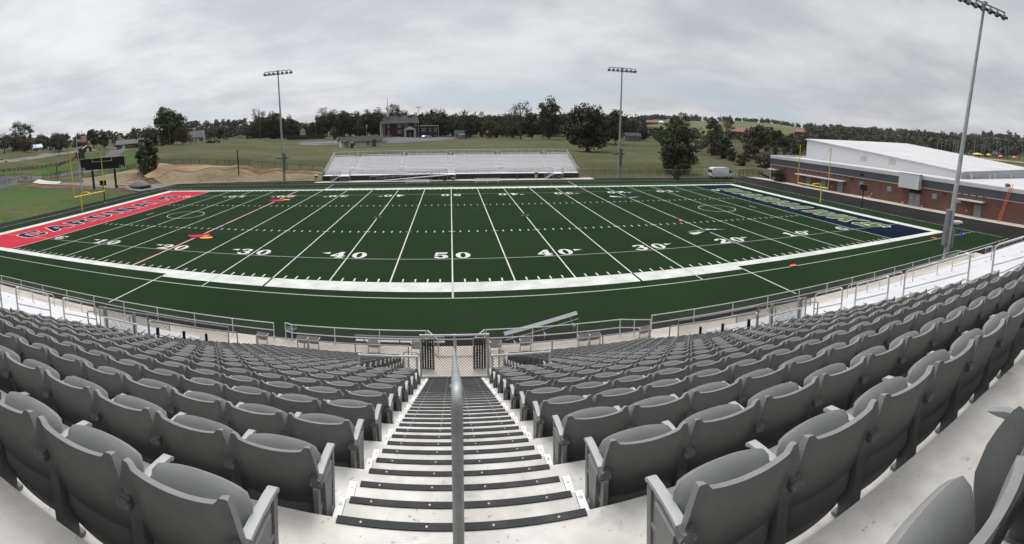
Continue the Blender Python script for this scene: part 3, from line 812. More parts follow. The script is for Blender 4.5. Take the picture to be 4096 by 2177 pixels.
def seat_pan(lo=False):
    nu, nv = (15, 12) if not lo else (7, 5)
    b = MB(); rows = []
    hw = .226
    for i in range(nv):
        v = i/(nv-1)*2*PI
        r = []
        for j in range(nu):
            u = -1+2*j/(nu-1)
            a = abs(u)
            zt = .634-.052*a**2.3-.022*max((a-.88)/.12,0)**1.2; zb = .18+.03*a**2
            zc, hz = (zt+zb)/2, (zt-zb)/2
            th = .046*(1-a**8)**.5+.006
            cz, sy = math.cos(v), math.sin(v)
            z = zc+hz*math.copysign(abs(cz)**.7, cz)
            y = th*math.copysign(abs(sy)**.6, sy)
            lean = .208+(z-.26)*.10+.008*a*a
            r.append((u*hw, lean+y, z))
        rows.append(r)
    b.quadgrid(rows)
    # side caps
    m = nu
    b.f.append(tuple(i*m for i in range(nv-1))); b.f.append(tuple(i*m+m-1 for i in reversed(range(nv-1))))
    return b
def armrest(lo=False):
    b = MB(); w = .022
    prof = [(.105,.505),(.115,.520),(.17,.528),(.25,.530),(.33,.526),(.395,.518),(.418,.500),(.412,.484),(.385,.498),(.25,.508),(.17,.502),(.115,.486)]
    if lo: prof = [(.11,.505),(.17,.528),(.33,.526),(.415,.50),(.385,.495),(.12,.486)]
    b.prism(prof, 'x', -w, w); return b
def pedestal(lo=False):
    b = MB()
    b.prism([(.16,.02),(.25,.02),(.25,.28),(.30,.485),(.135,.485),(.15,.36)], 'x', -.030, .030)
    b.box(-.04, .04, .12, .28, .004, .022)
    return b
def bracket():
    b = MB()
    b.prism([(.083,.530),(.115,.545),(.135,.52),(.125,.488),(.098,.478),(.084,.495)], 'x', -.027, .027)
    b.prism([(-.036,.512),(-.020,.532),(.020,.532),(.036,.512),(.032,.492),(.0,.484),(-.032,.492)], 'y', .076, .090)
    bb = MB()
    for x in (-.022, .022): bb.tube([(x,.077,.508),(x,.072,.508)], .004, 6)
    return b, bb
def end_panel():
    """aisle end standard: framed panel below the armrest"""
    b = MB()
    b.bar((0,.095,.03),(0,.085,.49),.030,.04); b.bar((0,.35,.03),(0,.388,.485),.030,.04)
    b.bar((0,.09,.05),(0,.36,.05),.030,.05); b.bar((0,.09,.16),(0,.36,.16),.030,.03); b.bar((0,.09,.34),(0,.37,.34),.026,.02)
    b.box(-.005,.005,.10,.36,.05,.48)
    return b
me_back = seat_back().build('backrest', M_seat, smooth=True, sharp=.75).data
me_pan = seat_pan().build('seat_pan', M_seatpan, smooth=True, sharp=.9).data
me_arm = armrest().build('armrest', M_arm, bevel=.005, smooth=True, sharp=.6).data
me_ped = pedestal().build('pedestal', M_seat).data
bk = bracket(); me_brk = build_multi('bracket', [(bk[0], M_bracket), (bk[1], M_bolt)]).data
me_end = end_panel().build('end_panel', M_seat, bevel=.004).data
for o in list(C.objects):
    if o.data in (me_back, me_pan, me_arm, me_ped, me_brk, me_end): bpy.data.objects.remove(o)
NS = 17
slots = []
for k in range(-1, KBOT+1):
    for s in (-1, 1):
        for i in range(NS):
            if k >= 10 and (i < 3 or i >= 15): continue
            x = s*(X1+PITCHX*(i+.5)+(.07 if k == -1 else 0)); y = edge(k-1); z = flo(k)
            p = (x, y+.08, z+.6)
            u, v = proj(p); d = (Vector(p)-CAM).length
            if d < .45: continue
            inv = -60 < u < W0+60 and 700 < v < H0+260
            slots.append((d if inv else 1e3+d, k, s, i, x, y, z))
slots.sort()
near, rest = slots[:300], slots[300:]
def piece(name, me, root, loc=(0,0,0)):
    o = bpy.data.objects.new(name, me); C.objects.link(o); o.parent = root; o.location = loc; return o
for d, k, s, i, x, y, z in near:
    lab = 'grey folding stadium seat, %s %s of the stair in the %s row from the front' % (ONES[i+1], 'left' if s < 0 else 'right', ONES[k+2])
    if k == -1: lab = 'grey folding stadium seat, %s %s of the stair in the nearest row' % (ONES[i+1], 'left' if s < 0 else 'right')
    else: lab = 'grey folding stadium seat, %s %s of the stair, %s row down' % (ONES[i+1], 'left' if s < 0 else 'right', ONES[k+1])
    t = thing('stadium_seat', lab, 'stadium seat', (x, y, z), 0, 'grey folding seats of the grandstand')
    j = random.uniform(-.012, .012)
    ob = piece('backrest', me_back, t, (-s*.010, 0, 0)); op = piece('seat_pan', me_pan, t, (-s*.006, j*.6, 0)); 
    piece('armrest', me_arm, t, (-s*PITCHX/2, 0, 0)); piece('bracket', me_brk, t, (-s*PITCHX/2, 0, 0))
    piece('pedestal', me_ped, t, (-s*PITCHX/2, 0, 0))
    if i == 0 or (k >= 10 and i == 3): piece('end_panel', me_end, t, (-s*PITCHX/2, 0, 0))
    if i == NS-1: piece('armrest', me_arm, t, (s*PITCHX/2, 0, 0))
lo = MB(); lo.add(seat_back(True)); lp = seat_pan(True); la = armrest(True); lq = pedestal(True)
V, Fc, base = [], [], 0
one = MB(); one.add(lo); one.add(lp)
one.add(la, Matrix.Translation((PITCHX/2, 0, 0))); one.add(lq, Matrix.Translation((PITCHX/2, 0, 0)))
ov = np.array(one.v)
nv = len(ov)
allv = np.concatenate([ov+np.array([x, y, z]) for _, _, _, _, x, y, z in rest])
allf = []
for q in range(len(rest)): allf += [tuple(q*nv+a for a in f) for f in one.f]
mb = MB(); mb.v = allv.tolist(); mb.f = allf
o = mb.build('stadium_seats', M_seat, smooth=True, fixn=True, sharp=.8)
tag(o, 'massed grey seats of the lower and outer grandstand rows', 'stadium seats', 'grey folding seats of the grandstand', 'stuff')

# ------------------------------------------------------------------ white bench sections beyond the side aisles
for s in (-1, 1):
    xo = 50.0 if s > 0 else 34.0
    q = lambda a, c: (min(s*a, s*c), max(s*a, s*c))
    t = thing('bench_section', 'bright aluminium bench section %s of the grey seats' % ('left' if s < 0 else 'right'), 'bleachers', group='bench sections beside the grey seats')
    b = MB(); deck_strip(b, *q(SE+.004, xo), KTOP, 9); deck_strip(b, *q(SX1, xo), 10, KBOT); b.build('footboard', M_white_deck, t)
    for k in range(KTOP+1, KBOT+1):
        for x0, x1 in ((11.7, 19.3), (20.7, 29), (30.2, xo)):
            b = MB(); b.box(*q(x0, x1), edge(k-1)+.20, edge(k-1)+.50, flo(k)+.36, flo(k)+.40)
            n = int((x1-x0)/1.8)
            for i in range(n+1):
                x = s*(x0+.1+(x1-x0-.2)*i/n); b.box(x-.02, x+.02, edge(k-1)+.30, edge(k-1)+.40, flo(k)+.002, flo(k)+.358)
            b.build('bench_plank', M_white_deck, t)
    b = MB(); under(b, *q(SX1+.03, xo-.1), KBOT); under(b, *q(SE+.03, SX1+.02), 9)
    b.build('substructure', M_under, t)

# ------------------------------------------------------------------ handrails down the aisles
nl = lambda y: Z0-.4786*(y-E0)       # line through the stair nosings
def arc_pts(p, c, q, n=5):
    p, c, q = Vector(p), Vector(c), Vector(q)
    return [p*(1-t)**2+c*2*t*(1-t)+q*t*t for t in [i/n for i in range(n+1)]]
def hoop(x, y0, y1, label, h=.735, mid=True, r=.024, m=None, group=None, plates=True):
    m = m or M_rail
    t = thing('handrail', label, 'handrail', (x, y0, nl(y0)), group=group)
    L = lambda y, hh: Vector((0, y-y0, nl(y)+hh-nl(y0)))
    foot0 = -.06; foot1 = -.10
    b = MB()
    path = [L(y0, foot0)]+arc_pts(L(y0, h-.14), L(y0, h), L(y0+.13, h))+arc_pts(L(y1-.13, h), L(y1, h), L(y1, h-.14))+[L(y1, foot1)]
    b.tube(path, r, 10); b.build('rail', m, t, smooth=True, sharp=.9)
    if mid: b = MB(); b.tube([L(y0, h*.48), L(y1, h*.48)], r*.85, 8); b.build('mid_rail', m, t, smooth=True, sharp=.9)
    if plates:
        for y in (y0, y1):
            b = MB(); p = L(y, 0)
            k = math.ceil((y-E0)/D_-1e-6); fr = (y-edge(k-1))/D_; zz = (flo(k-1)-R_*(math.floor(fr*3)+1)/3)-nl(y0)
            b.box(-.085, .085, p.y-.05, p.y+.05, zz+.001, zz+.013); b.box(-.05, .05, p.y-.03, p.y+.03, zz+.013, zz+.06)
            bb = MB()
            for sx in (-.068, .068): bb.lathe([(.014,0),(.014,.014),(.008,.018)], (sx, p.y-.02, zz+.013), 6)
            build_multi('base_plate', [(b, M_rail), (bb, M_bolt)], t)
    return t
GR = 'handrails down the middle of the stairs'
for i, (a, c) in enumerate([(-31.72, -27.9), (-27.3, -25.3), (-24.8, -23.2)]):
    hoop(-.02, a, c, ['thick grey handrail nearest the camera in the middle of the stair', 'second grey handrail section halfway down the stair', 'lowest grey handrail section before the mesh gate'][i], group=GR)
for x, nm, L in ((9.98, 'right side aisle', [(-30.9, -29.1), (-28.5, -26.7), (-26.2, -25.1), (-24.6, -23.5)]), (-9.98, 'left side aisle', [(-28.5, -26.7), (-26.2, -25.1), (-24.6, -23.3)]),
        (20.0, 'outer right aisle between white benches', [(-24.6, -22.6), (-21.8, -20.4), (-19.7, -18.3), (-17.5, -16.1)]), (-20.0, 'outer left aisle between white benches', [(-20.1, -18.7), (-17.8, -16.3), (-15.5, -14.2)])):
    for i, (a, c) in enumerate(L):
        hoop(x, a, c, '%s silver hoop handrail from the top on the %s' % (ONES[i+1], nm), h=.90, m=M_railwhite, group='hoop handrails on the outer aisles', plates=False)
# ------------------------------------------------------------------ walkway, vomitory, fences
b = MB(); b.box(-45, 46, edge(KBOT)+.02, -11.15, 0, WALK); o = b.build('concrete_walkway', M_concrete); tag(o, kind='structure')
b = MB()
for x0, x1 in ((-VX+.03, VX-.03), (-SX1+.03, -SX0-.03), (SX0+.03, SX1-.03)): b.box(x0, x1, edge(9)+.02, edge(KBOT)+.015, .001, WALK-.002)
o = b.build('passage_floor', M_concrete); tag(o, kind='structure')
for nm, x0, x1 in (('central', -VX, VX), ('left', -SX1, -SX0), ('right', SX0, SX1)):
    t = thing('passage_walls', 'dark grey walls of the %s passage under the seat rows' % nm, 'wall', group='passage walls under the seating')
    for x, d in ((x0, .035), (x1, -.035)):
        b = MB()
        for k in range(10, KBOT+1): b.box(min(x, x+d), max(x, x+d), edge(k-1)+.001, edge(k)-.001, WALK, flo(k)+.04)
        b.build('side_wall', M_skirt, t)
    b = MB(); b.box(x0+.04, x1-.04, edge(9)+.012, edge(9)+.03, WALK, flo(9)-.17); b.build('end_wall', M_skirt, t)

def wires(b, p, q, z0, z1, s, r):
    """two families of straight diagonal wires between p and q (plan points), heights z0..z1 above the base line"""
    p, q = Vector(p), Vector(q); d = q-p; Ln = math.hypot(d.x, d.y); dx = d/Ln
    H = z1-z0; nrm = Vector((-dx.y, dx.x, 0)).normalized()
    c = -H
    while c < Ln:
        for flip in (0, 1):
            a0, h0 = c, 0.0; a1, h1 = c+H, H
            if a0 < 0: h0 = -a0; a0 = 0
            if a1 > Ln: h1 = H-(a1-Ln); a1 = Ln
            if a1-a0 > .02:
                A0, A1 = (a0, a1) if not flip else (Ln-a0, Ln-a1)
                P = p+dx*A0+Vector((0,0,z0+h0)); Q = p+dx*A1+Vector((0,0,z0+h1))
                dd = (Q-P).normalized(); e1 = nrm*r; e2 = dd.cross(nrm).normalized()*r
                o = len(b.v)
                for X in (P, Q):
                    b.v += [tuple(X+e1), tuple(X-e1*.5+e2*.87), tuple(X-e1*.5-e2*.87)]
                b.f += [(o,o+1,o+4,o+3), (o+1,o+2,o+5,o+4), (o+2,o,o+3,o+5)]
        c += s
def fence(name, label, pts, h, spacing=2.4, rails=(1.0,), mrail=None, mwire=None, cell=.075, wr=.0030, pr=.030, group=None, cat='fence', mesh0=.04, postm=None, rr=.025):
    mrail = mrail or M_rail; mwire = mwire or M_galvwire
    o0 = Vector(pts[0]); t = thing(name, label, cat, tuple(o0), group=group)
    P = [Vector(p)-o0 for p in pts]
    for f in rails:
        b = MB()
        for a, c in zip(P[:-1], P[1:]): b.tube([a+Vector((0,0,h*f)), c+Vector((0,0,h*f))], rr, 6)
        b.build('top_rail' if f > .9 else ('mid_rail' if f > .2 else 'bottom_rail'), mrail, t)
    b = MB()
    for a, c in zip(P[:-1], P[1:]): wires(b, a, c, mesh0, h+.02, cell, wr)
    if b.v: b.build('chain_link_mesh', mwire, t, fixn=False)
    posts = [P[0]]
    for a, c in zip(P[:-1], P[1:]):
        n = max(1, round((c-a).length/spacing)); posts += [a.lerp(c, i/n) for i in range(1, n+1)]
    for p in posts:
        b = MB(); b.tube([p+Vector((0,0,-.02)), p+Vector((0,0,h+.02))], pr, 6); b.build('post', postm or mrail, t)
    return t
FB = WALK+.003
M_dullwire = mat('dull_grey_wire', (.16,.165,.16), .6, .2)
FY = -11.32
gf = 'galvanized chain link fence panels along the field walkway'
fence('chain_link_fence', 'long galvanized chain link fence along the walkway left of the central gate', [(-45,FY,FB),(-14,FY,FB),(-9.2,FY,FB)], .88, 2.55, (1.0,.55), M_galvwire, M_dullwire, wr=.0022, group=gf)
fence('chain_link_fence', 'galvanized chain link fence behind the single seats left of the central gate', [(-8.6,FY+.15,FB),(-8.2,FY,FB),(-1.35,FY,FB)], .88, 2.3, (1.0,.5), M_galvwire, M_dullwire, wr=.0022, group=gf)
fence('gate_recess_fence', 'recessed chain link gate bay at the foot of the central passage', [(-1.25,FY,FB),(-.72,FY-.95,FB),(.92,FY-.95,FB),(1.5,FY,FB)], .88, .9, (1.0,.06), M_galvwire, M_dullwire, wr=.0022, group=gf)
fence('chain_link_fence', 'galvanized chain link fence behind the single seats right of the central gate', [(1.6,FY,FB),(8.5,FY,FB),(9.2,FY-.25,FB),(10.0,FY-.5,FB)], .88, 2.3, (1.0,.5), M_galvwire, M_dullwire, wr=.0022, group=gf)
fence('chain_link_fence', 'long galvanized chain link fence along the walkway towards the right light pole', [(10.3,FY,FB),(41.5,FY,FB),(41.7,FY-1.7,FB)], .88, 2.55, (1.0,.5), M_galvwire, M_dullwire, wr=.0022, group=gf)
fence('chain_link_fence', 'galvanized chain link fence beyond the right light pole', [(44.5,FY-1.7,FB),(62,FY-1.7,FB)], 1.0, 2.6, (1.0,.5), M_galvwire, M_dullwire, wr=.0022, group=gf)
# low fences between the lowest seat row and the walkway
YB = edge(KBOT)+.55
gl = 'low chain link fences behind the lowest seats'
fence('low_fence', 'low black mesh fence below the lowest seats left of the passage', [(-9.2,YB,FB),(-2.0,YB,FB)], 1.2, 2.2, (1.0,), M_rail, M_blackwire, .085, .0050, group=gl)
fence('low_fence', 'low black mesh fence below the lowest seats right of the passage', [(2.0,YB,FB),(9.2,YB,FB)], 1.2, 2.2, (1.0,), M_rail, M_blackwire, .085, .0050, group=gl)
# guard panels round the head of the passage
yk = edge(10)-.03; zk = flo(10); yg = edge(9)-.03; zg = flo(9)
for s, nm in ((-1,'left'), (1,'right')):
    fence('guard_panel', 'short black mesh guard panel %s of the gate at the stair foot' % nm, [(s*.82,yg,zg-.02),(s*2.1,yg,zg-.02)], .60, 2, (1.0,), M_railwhite, M_blackwire, .07, .0042, .028, 'mesh guard panels at the passage head', 'guard rail', rr=.023)
fence('stair_gate', 'tall black mesh gate closing the foot of the central stair', [(-.80,yk+.02,zk),(0,yk+.02,zk),(.80,yk+.02,zk)], 1.07, .8, (1.0,.03), M_railwhite, M_blackwire, .07, .0042, .028, None, 'gate', rr=.024)
for s, nm in ((-1,'left'), (1,'right')):
    t = thing('gate_leaf', 'dark open gate leaf at the %s side of the passage mouth' % nm, 'gate', (s*1.15, -13.45, FB), group='dark gate leaves of the passage')
    b = MB()
    for i in range(5): x = -.23+i*.115; b.box(x-.045, x+.045, -.015, .015, .08, 1.42)
    b.build('leaf_panel', M_black, t)
    b = MB(); b.bar((-.27,0,.04),(-.27,0,1.48),.05,.05); b.bar((.27,0,.04),(.27,0,1.48),.05,.05); b.bar((-.27,0,1.48),(.27,0,1.48),.05,.05); b.bar((-.27,0,.06),(.27,0,.06),.05,.05); b.build('leaf_frame', M_rail, t)
    hb = MB(); x = s*.45
    hb.tube([(x,-.1,0),(x,-.1,.7)]+arc_pts((x,-.1,.75),(x,-.1,.9),(x+s*.15,-.1,.9))+[(x+s*.5,-.1,.9)]+arc_pts((x+s*.5,-.1,.9),(x+s*.62,-.1,.9),(x+s*.62,-.1,.78))+[(x+s*.62,-.1,0)], .024, 8)
    hb.build('grab_rail', M_rail, t, smooth=True, sharp=.9)

# sloped railings round the side passages
for s, nm in ((-1,'left'), (1,'right')):
    t = thing('passage_railing', 'sloping handrail and black mesh beside the %s passage through the seats' % nm, 'railing', (s*8.06, -23.2, nl(-23.2)), group='sloping railings of the side passages')
    L = lambda y, h, x=0.0: Vector((s*x, y+23.2, nl(y)+h-nl(-23.2)))
    def rl(name, pts, r=.024, m=M_rail, n=8):
        b = MB(); b.tube(pts, r, n); return b.build(name, m, t, smooth=True, sharp=.9)
    for x in (0,.06):
        pass
    rl('handrail', [L(-23.2,-.1)]+arc_pts(L(-23.2,.60), L(-23.2,.735), L(-23.05,.735))+arc_pts(L(-17.95,.735), L(-17.8,.735), L(-17.8,.62))+[L(-17.8,-.1)], .026)
    rl('inner_rail', [L(-23.12,-.1,.08), L(-23.12,.92,.08), L(-18.35,.92,.08), L(-18.35,-.1,.08)], .022, M_rail)
    rl('outer_rail', [L(-21.5,-.2,3.5), L(-21.5,.84,3.5), L(-18.7,.90,3.5), L(-18.7,-.2,3.5)], .026)
    rl('end_hoop', [L(-22.1,-.1,3.5)]+arc_pts(L(-22.1,.50,3.5), L(-22.1,.60,3.5), L(-22.0,.60,3.5))+[L(-21.6,.62,3.5)], .024)
    def slope_mesh(name, x, y0, y1, h0, h1, cell, r):
        b = MB(); wires(b, Vector((0,0,0)), Vector((0, y1-y0, 0)), h0, h1, cell, r)
        b.v = [(s*x, p[1]+y0+23.2, p[2]+nl(y0+p[1])-nl(-23.2)) for p in b.v]; b.build(name, M_blackwire, t, fixn=False)
    slope_mesh('inner_mesh', .08, -23.12, -18.35, .02, .92, .08, .0050)
    slope_mesh('outer_mesh', 3.5, -21.5, -18.7, .02, .72, .08, .0055)
    for x, y, h in ((.3,-22.4,.55), (.3,-21.0,.55), (.3,-19.6,.55), (3.5,-21.2,.86), (3.5,-19.6,.88)):
        p = L(y, 0, x); b = MB(); w = .035 if x < 1 else .05; b.box(p.x-w, p.x+w, p.y-w, p.y+w, p.z-.6, p.z+h); b.build('post', M_black if x < 1 else M_rail, t)
    for y in (-21.6, -20.0):
        b = MB(); b.bar(L(y,-.7,1.2), L(y+1.4,.1,1.2), .05, .10); b.build('stringer', M_black, t)
    yk2 = edge(9)-.03
    fence('guard_panel', 'short black mesh guard panel at the inner head of the %s passage' % nm, [(s*8.14,yk2,zg-.02),(s*9.28,yk2,zg-.02)], .60, 2, (1.0,), M_railwhite, M_blackwire, .075, .0045, .028, 'mesh guard panels at the passage head', 'guard rail', rr=.023)
    fence('low_fence', 'low black mesh fence in front of the %s white benches' % nm, [(s*14.2,YB,FB),(s*19.6,YB,FB)], 1.15, 2.2, (1.0,), M_rail, M_blackwire, .085, .0050, group=gl)

# single folding seats along the walkway
def single(x, y, lab):
    t = thing('folding_seat', lab, 'folding seat', (x, y, FB), 0, 'single folding seats on the walkway')
    def M(z): return Matrix.Translation((0,-.12,z))
    bb = MB(); bb.add(seat_back(), Matrix.Translation((0,0,0)));
    bb.v = [(p[0]*.98, p[1]*.7-.1, .32+(p[2]-.17)*.72) for p in bb.v]; bb.build('backrest', M_arm, t, smooth=True, sharp=.8)
    pb = MB(); pb.add(seat_pan()); pb.v = [(p[0], p[1]*.8-.02, .27+(p[2]-.3)*.62) for p in pb.v]; pb.build('seat_pan', M_seat, t, smooth=True, sharp=.9)
    for sx in (-.26, .26):
        b = MB(); b.bar((sx,.0,0),(sx,.0,.52),.03,.05); b.box(sx-.04,sx+.04,-.1,.1,0,.012); b.build('leg', M_rail, t)
        b = MB(); b.bar((sx,-.08,.54),(sx,.26,.52),.05,.03); b.build('armrest', M_arm, t)
for x, y, lab in ((-3.85,-11.95,'single grey folding seat standing alone left of the passage'), (-7.42,-12.0,'left seat of the pair of folding seats on the left walkway'), (-6.84,-12.0,'right seat of the pair of folding seats on the left walkway'),
                  (-9.55,-12.1,'grey folding seat beside the left walkway fence gap'), (-1.75,-12.0,'folding seat half hidden beside the left post of the passage'), (2.0,-12.0,'folding seat half hidden beside the right post of the passage'),
                  (3.45,-11.95,'single grey folding seat standing alone right of the passage'), (6.35,-12.0,'left seat of the pair of folding seats on the right walkway'), (6.93,-12.0,'right seat of the pair of folding seats on the right walkway'),
                  (9.6,-12.0,'grey folding seat beside the right walkway fence gap')): single(x, y, lab)

# player benches and bin on the track in front of the fence
def alu_bench(lab, L, loc, rot, back=True, m=None):
    m = m or mat('dull_aluminium', (.33,.34,.35), .5, .3)
    t = thing('player_bench', lab, 'bench', loc); t.rotation_euler = rot; t['group'] = 'aluminium player benches near the stand'
    b = MB(); b.box(-L/2, L/2, -.12, .12, .42, .46); b.build('seat', m, t)
    b = MB(); b.box(-L/2, L/2, -.26, -.23, .62, .84); b.build('backrest', m, t)
    for x in (-L*.4, 0, L*.4):
        b = MB(); b.bar((x,-.24,.80),(x,-.05,.40),.05,.05); b.bar((x,0,.41),(x,-.22,.02),.05,.05); b.bar((x,0,.41),(x,.22,.02),.05,.05); b.bar((x,-.3,.025),(x,.3,.025),.05,.05); b.build('leg', m, t)
    return t
alu_bench('aluminium player bench on the track left of the passage', 4.6, (-2.75, -10.35, 0), (0,0,0))
alu_bench('aluminium player bench tipped over at an angle right of the passage', 4.2, (4.85, -10.0, .25), (math.radians(-52), math.radians(-8), math.radians(10)))
t = thing('trash_can', 'navy blue trash barrel with black liner by the left walkway fence', 'trash can', (-8.55, -10.55, 0))
b = MB(); b.lathe([(.26,0),(.29,.3),(.31,.80),(.32,.86)], n=18)
b.build('barrel', mat('navy_plastic', (.02,.035,.075), .5), t, smooth=True, sharp=.8)
b = MB(); b.lathe([(.325,.74),(.345,.76),(.345,.92),(.30,.90),(.26,.70)], n=18)
for i, v in enumerate(b.v): b.v[i] = (v[0]*(1+.05*math.sin(9*v[1])), v[1], v[2]+.03*math.sin(11*v[0]))
b.build('liner', M_black, t, smooth=True)
# green folded chairs leaning together beyond the right fence
cg = mat('dark_green_plastic', (.012,.075,.055), .45)
for i in range(5):
    p = at_z(3072+.5112*(1785+i*34), 300+.5112*(1362-i*12), 0)
    t = thing('folded_chair', 'dark green folded chair, %s from the left in the row by the track' % ONES[i+1], 'chair', (p.x+.15, p.y, 0), .25, 'green folded chairs by the track')
    b = MB(); b.bar((0,0,.12),(-.25,.0,.98),.40,.06,up=(0,1,0)); b.build('backrest', cg, t, bevel=.015)
    b = MB(); b.bar((.10,.0,.10),(.02,.0,.52),.40,.05,up=(0,1,0)); b.build('seat', cg, t, bevel=.012)
    for y in (-.19, .19):
        b = MB(); b.bar((.02,y,0),(-.14,y,.55),.03,.03); b.bar((.28,y,0),(-.02,y,.4),.03,.03); b.build('leg', M_black, t)
# ------------------------------------------------------------------ goalposts
def goalpost(s, lab):
    t = thing('goalpost', lab, 'goalpost', (s*57.6, 24.6, 0), group='yellow goalposts')
    xb = -s*2.2; hw = 3.75
    b = MB(); b.tube([(0,0,0),(0,0,2.2)]+arc_pts((0,0,2.3),(0,0,3.35),(xb*.5,0,3.35))+arc_pts((xb*.55,0,3.35),(xb,0,3.35),(xb,0,3.1)), .10, 12); b.build('gooseneck', M_yellow, t, smooth=True, sharp=1)
    b = MB(); b.tube([(xb,-hw,3.05),(xb,hw,3.05)], .085, 10); b.build('crossbar', M_yellow, t, smooth=True, sharp=1)
    for y in (-hw, hw):
        b = MB(); b.tube([(xb,y,3.0),(xb,y,9.7)], .06, 8); u = b.build('upright', M_yellow, t, smooth=True, sharp=1)
        rb = MB(); pts = [[], []]
        for i in range(9):
            a = i/8; pts[0].append((xb+.05+a*.25, y+.06+a*.95, 9.62-.55*a**1.5+.05*math.sin(a*7))); pts[1].append((xb+.05+a*.25, y+.06+a*.95, 9.50-.55*a**1.5+.05*math.sin(a*7)))
        rb.quadgrid(pts); rb.build('ribbon', mat('red_ribbon', (.6,.08,.04), .7), u, fixn=False)
goalpost(-1, 'yellow goalpost behind the red end zone'); goalpost(1, 'yellow goalpost behind the navy end zone')

# ------------------------------------------------------------------ stadium light poles
def floodlight(root, loc, yaw, pitch=.5):
    M = Matrix.Translation(loc) @ Matrix.Rotation(yaw, 4, 'Z')
    b = MB(); b.bar((0,0,0),(0,0,-.28),.10,.08)
    q = MB(); q.lathe([(.13,-.28),(.24,-.24),(.29,-.10),(.30,.14)], n=12)
    T = Matrix.Translation((0,0,-.42)) @ Matrix.Rotation(PI/2+.45, 4, 'X')
    b.add(q, T)
    v = MB(); v.prism([(-.30,.12),(.30,.12),(.34,.62),(-.34,.62)], 'y', .18, .22); v.prism([(-.31,.12),(-.28,.12),(-.32,.60),(-.35,.60)], 'y', -.1, .2); v.prism([(.31,.12),(.28,.12),(.32,.60),(.35,.60)], 'y', -.1, .2)
    b.add(v, T)
    c = MB(); c.add(b, M); h = c.build('floodlight', M_lamp, root)
    l = MB(); l.lathe([(.27,.13),(.27,.145)], n=12); c = MB(); l2 = MB(); l2.add(l, T); c.add(l2, M); c.build('lens', M_lens, h)
def light_pole(loc, H, yaw, lab, r0=.27, near=False):
    t = thing('light_pole', lab, 'light pole', loc, yaw, 'tall stadium light poles')
    b = MB(); b.tube([(0,0,-.1),(0,0,.02),(0,0,H*.33),(0,0,H*.66),(0,0,H-.1)], [r0,r0,r0*.82,r0*.64,r0*.46], 16); b.build('pole', M_pole, t, smooth=True, sharp=1)
    b = MB()
    for f in (.25, .48, .7, .86): b.lathe([(r0*(1-.54*f)+.015, 0), (r0*(1-.54*f)+.015, .12)], (0,0,H*f), 14)
    b.lathe([(r0*1.35,0),(r0*1.35,.05)], (0,0,0), 14)
    b.build('collar', M_pole, t)
    b = MB(); b.bar((-3.0,-.12,H-.12),(3.0,-.12,H-.12),.13,.13); b.box(-.22,.22,-.25,.2,H-.32,H+.02); b.build('crossarm', M_pole, t)
    for i in range(7): floodlight(t, (-2.94+.98*i, -.16, H-.18), (i-3)*.17+PI)
    z0 = 1.4 if near else 2.5
    b = MB()
    for i in range(3): b.box(r0*.7,r0*.7+.42,-.30,.30, z0+i*1.28, z0+i*1.28+1.24)
    b.build('ballast_cabinet', M_boxgrey, t, bevel=.02)
    if near: b = MB(); b.box(-r0*.8-.34,-r0*.8,-.25,.25, 1.2, 3.1); b.build('service_cabinet', M_boxgrey, t, bevel=.02)
    else: b = MB(); b.tube([(r0+.03,0,.2),(r0+.03,0,6.2)], .07, 6); b.build('conduit', M_boxgrey, t)
    zl = 3.7 if near else 5.0
    b = MB(); b.bar((-1.15,-.1,zl),(1.0 if not near else .3,-.1,zl),.09,.09); b.build('lower_arm', M_pole, t)
    for x in ((-1.2,-.55,.95) if not near else (-1.1,-.5)):
        b = MB(); b.prism([(-.32,.0),(.28,.0),(.36,.18),(-.2,.24),(-.36,.12)], 'x', x-.28, x+.28); b.box(x-.04,x+.04,-.05,.05,-.12,.02)
        for i, v in enumerate(b.v): b.v[i] = (v[0], v[1]-.05, v[2]+zl+.1)
        b.build('lower_floodlight', M_aluplain if near else M_lens, t)
    return t
light_pole((-35.14, 62.34, 0), 23.5, 0, 'tall grey light pole left of the far bleachers')
light_pole((35.41, 62.58, 0), 23.2, 0, 'tall grey light pole right of the far bleachers')
_np = light_pole((43.03, -9.16, 0), 26.6, 2.75+PI*0, 'tallest grey light pole, at the corner of the field before the brick building', .30, True)

_np.rotation_mode = 'QUATERNION'
_np.rotation_quaternion = (Matrix.Rotation(math.radians(2.6), 3, Vector((.87, .49, 0))) @ Matrix.Rotation(2.75, 3, 'Z')).to_quaternion()
# ------------------------------------------------------------------ boards, scoreboard, flag
def board(loc, z1, lab, yaw):
    t = thing('play_clock', lab, 'play clock', loc, yaw, 'black boards on posts behind the end zones')
    b = MB(); b.box(-.08,.08,-.08,.08,0,z1-.5); b.build('post', M_black, t)
    b = MB(); b.box(-.62,.62,-.14,.10,z1-1.0,z1); b.build('panel', M_blackpanel, t, bevel=.02)
    b = MB(); b.box(-.5,-.3,-.15,-.14,z1-.95,z1-.9); b.build('name_plate', M_white, t)
    b = MB(); b.box(-.2,.2,-.2,.2,0,.06); b.build('footing', M_concrete, t)
board((60.23, 17.33, 0), 4.1, 'black board on a post behind the navy end zone', PI/2+.55+PI)
board((-60.63, 34.03, 0), 4.3, 'black board on a post behind the red end zone', -PI/2+2.1)
ang = math.atan2(1.86, 5.65)
t = thing('scoreboard', 'wide black scoreboard with white border lines and T.O.L. lettering on two posts', 'scoreboard', (-77.6, 53.3, 0), ang)
b = MB(); b.box(-6.0,6.0,.0,.35,4.85,7.85); b.build('display_panel', M_blackpanel, t)
b = MB()
def hline(x0,x1,z0,z1): b.box(x0,x1,-.03,-.004,z0,z1)
hline(-6.0,6.0,7.76,7.85); hline(-6.0,6.0,4.85,4.94); hline(-6.0,-5.91,4.941,7.759); hline(5.91,6.0,4.941,7.759)
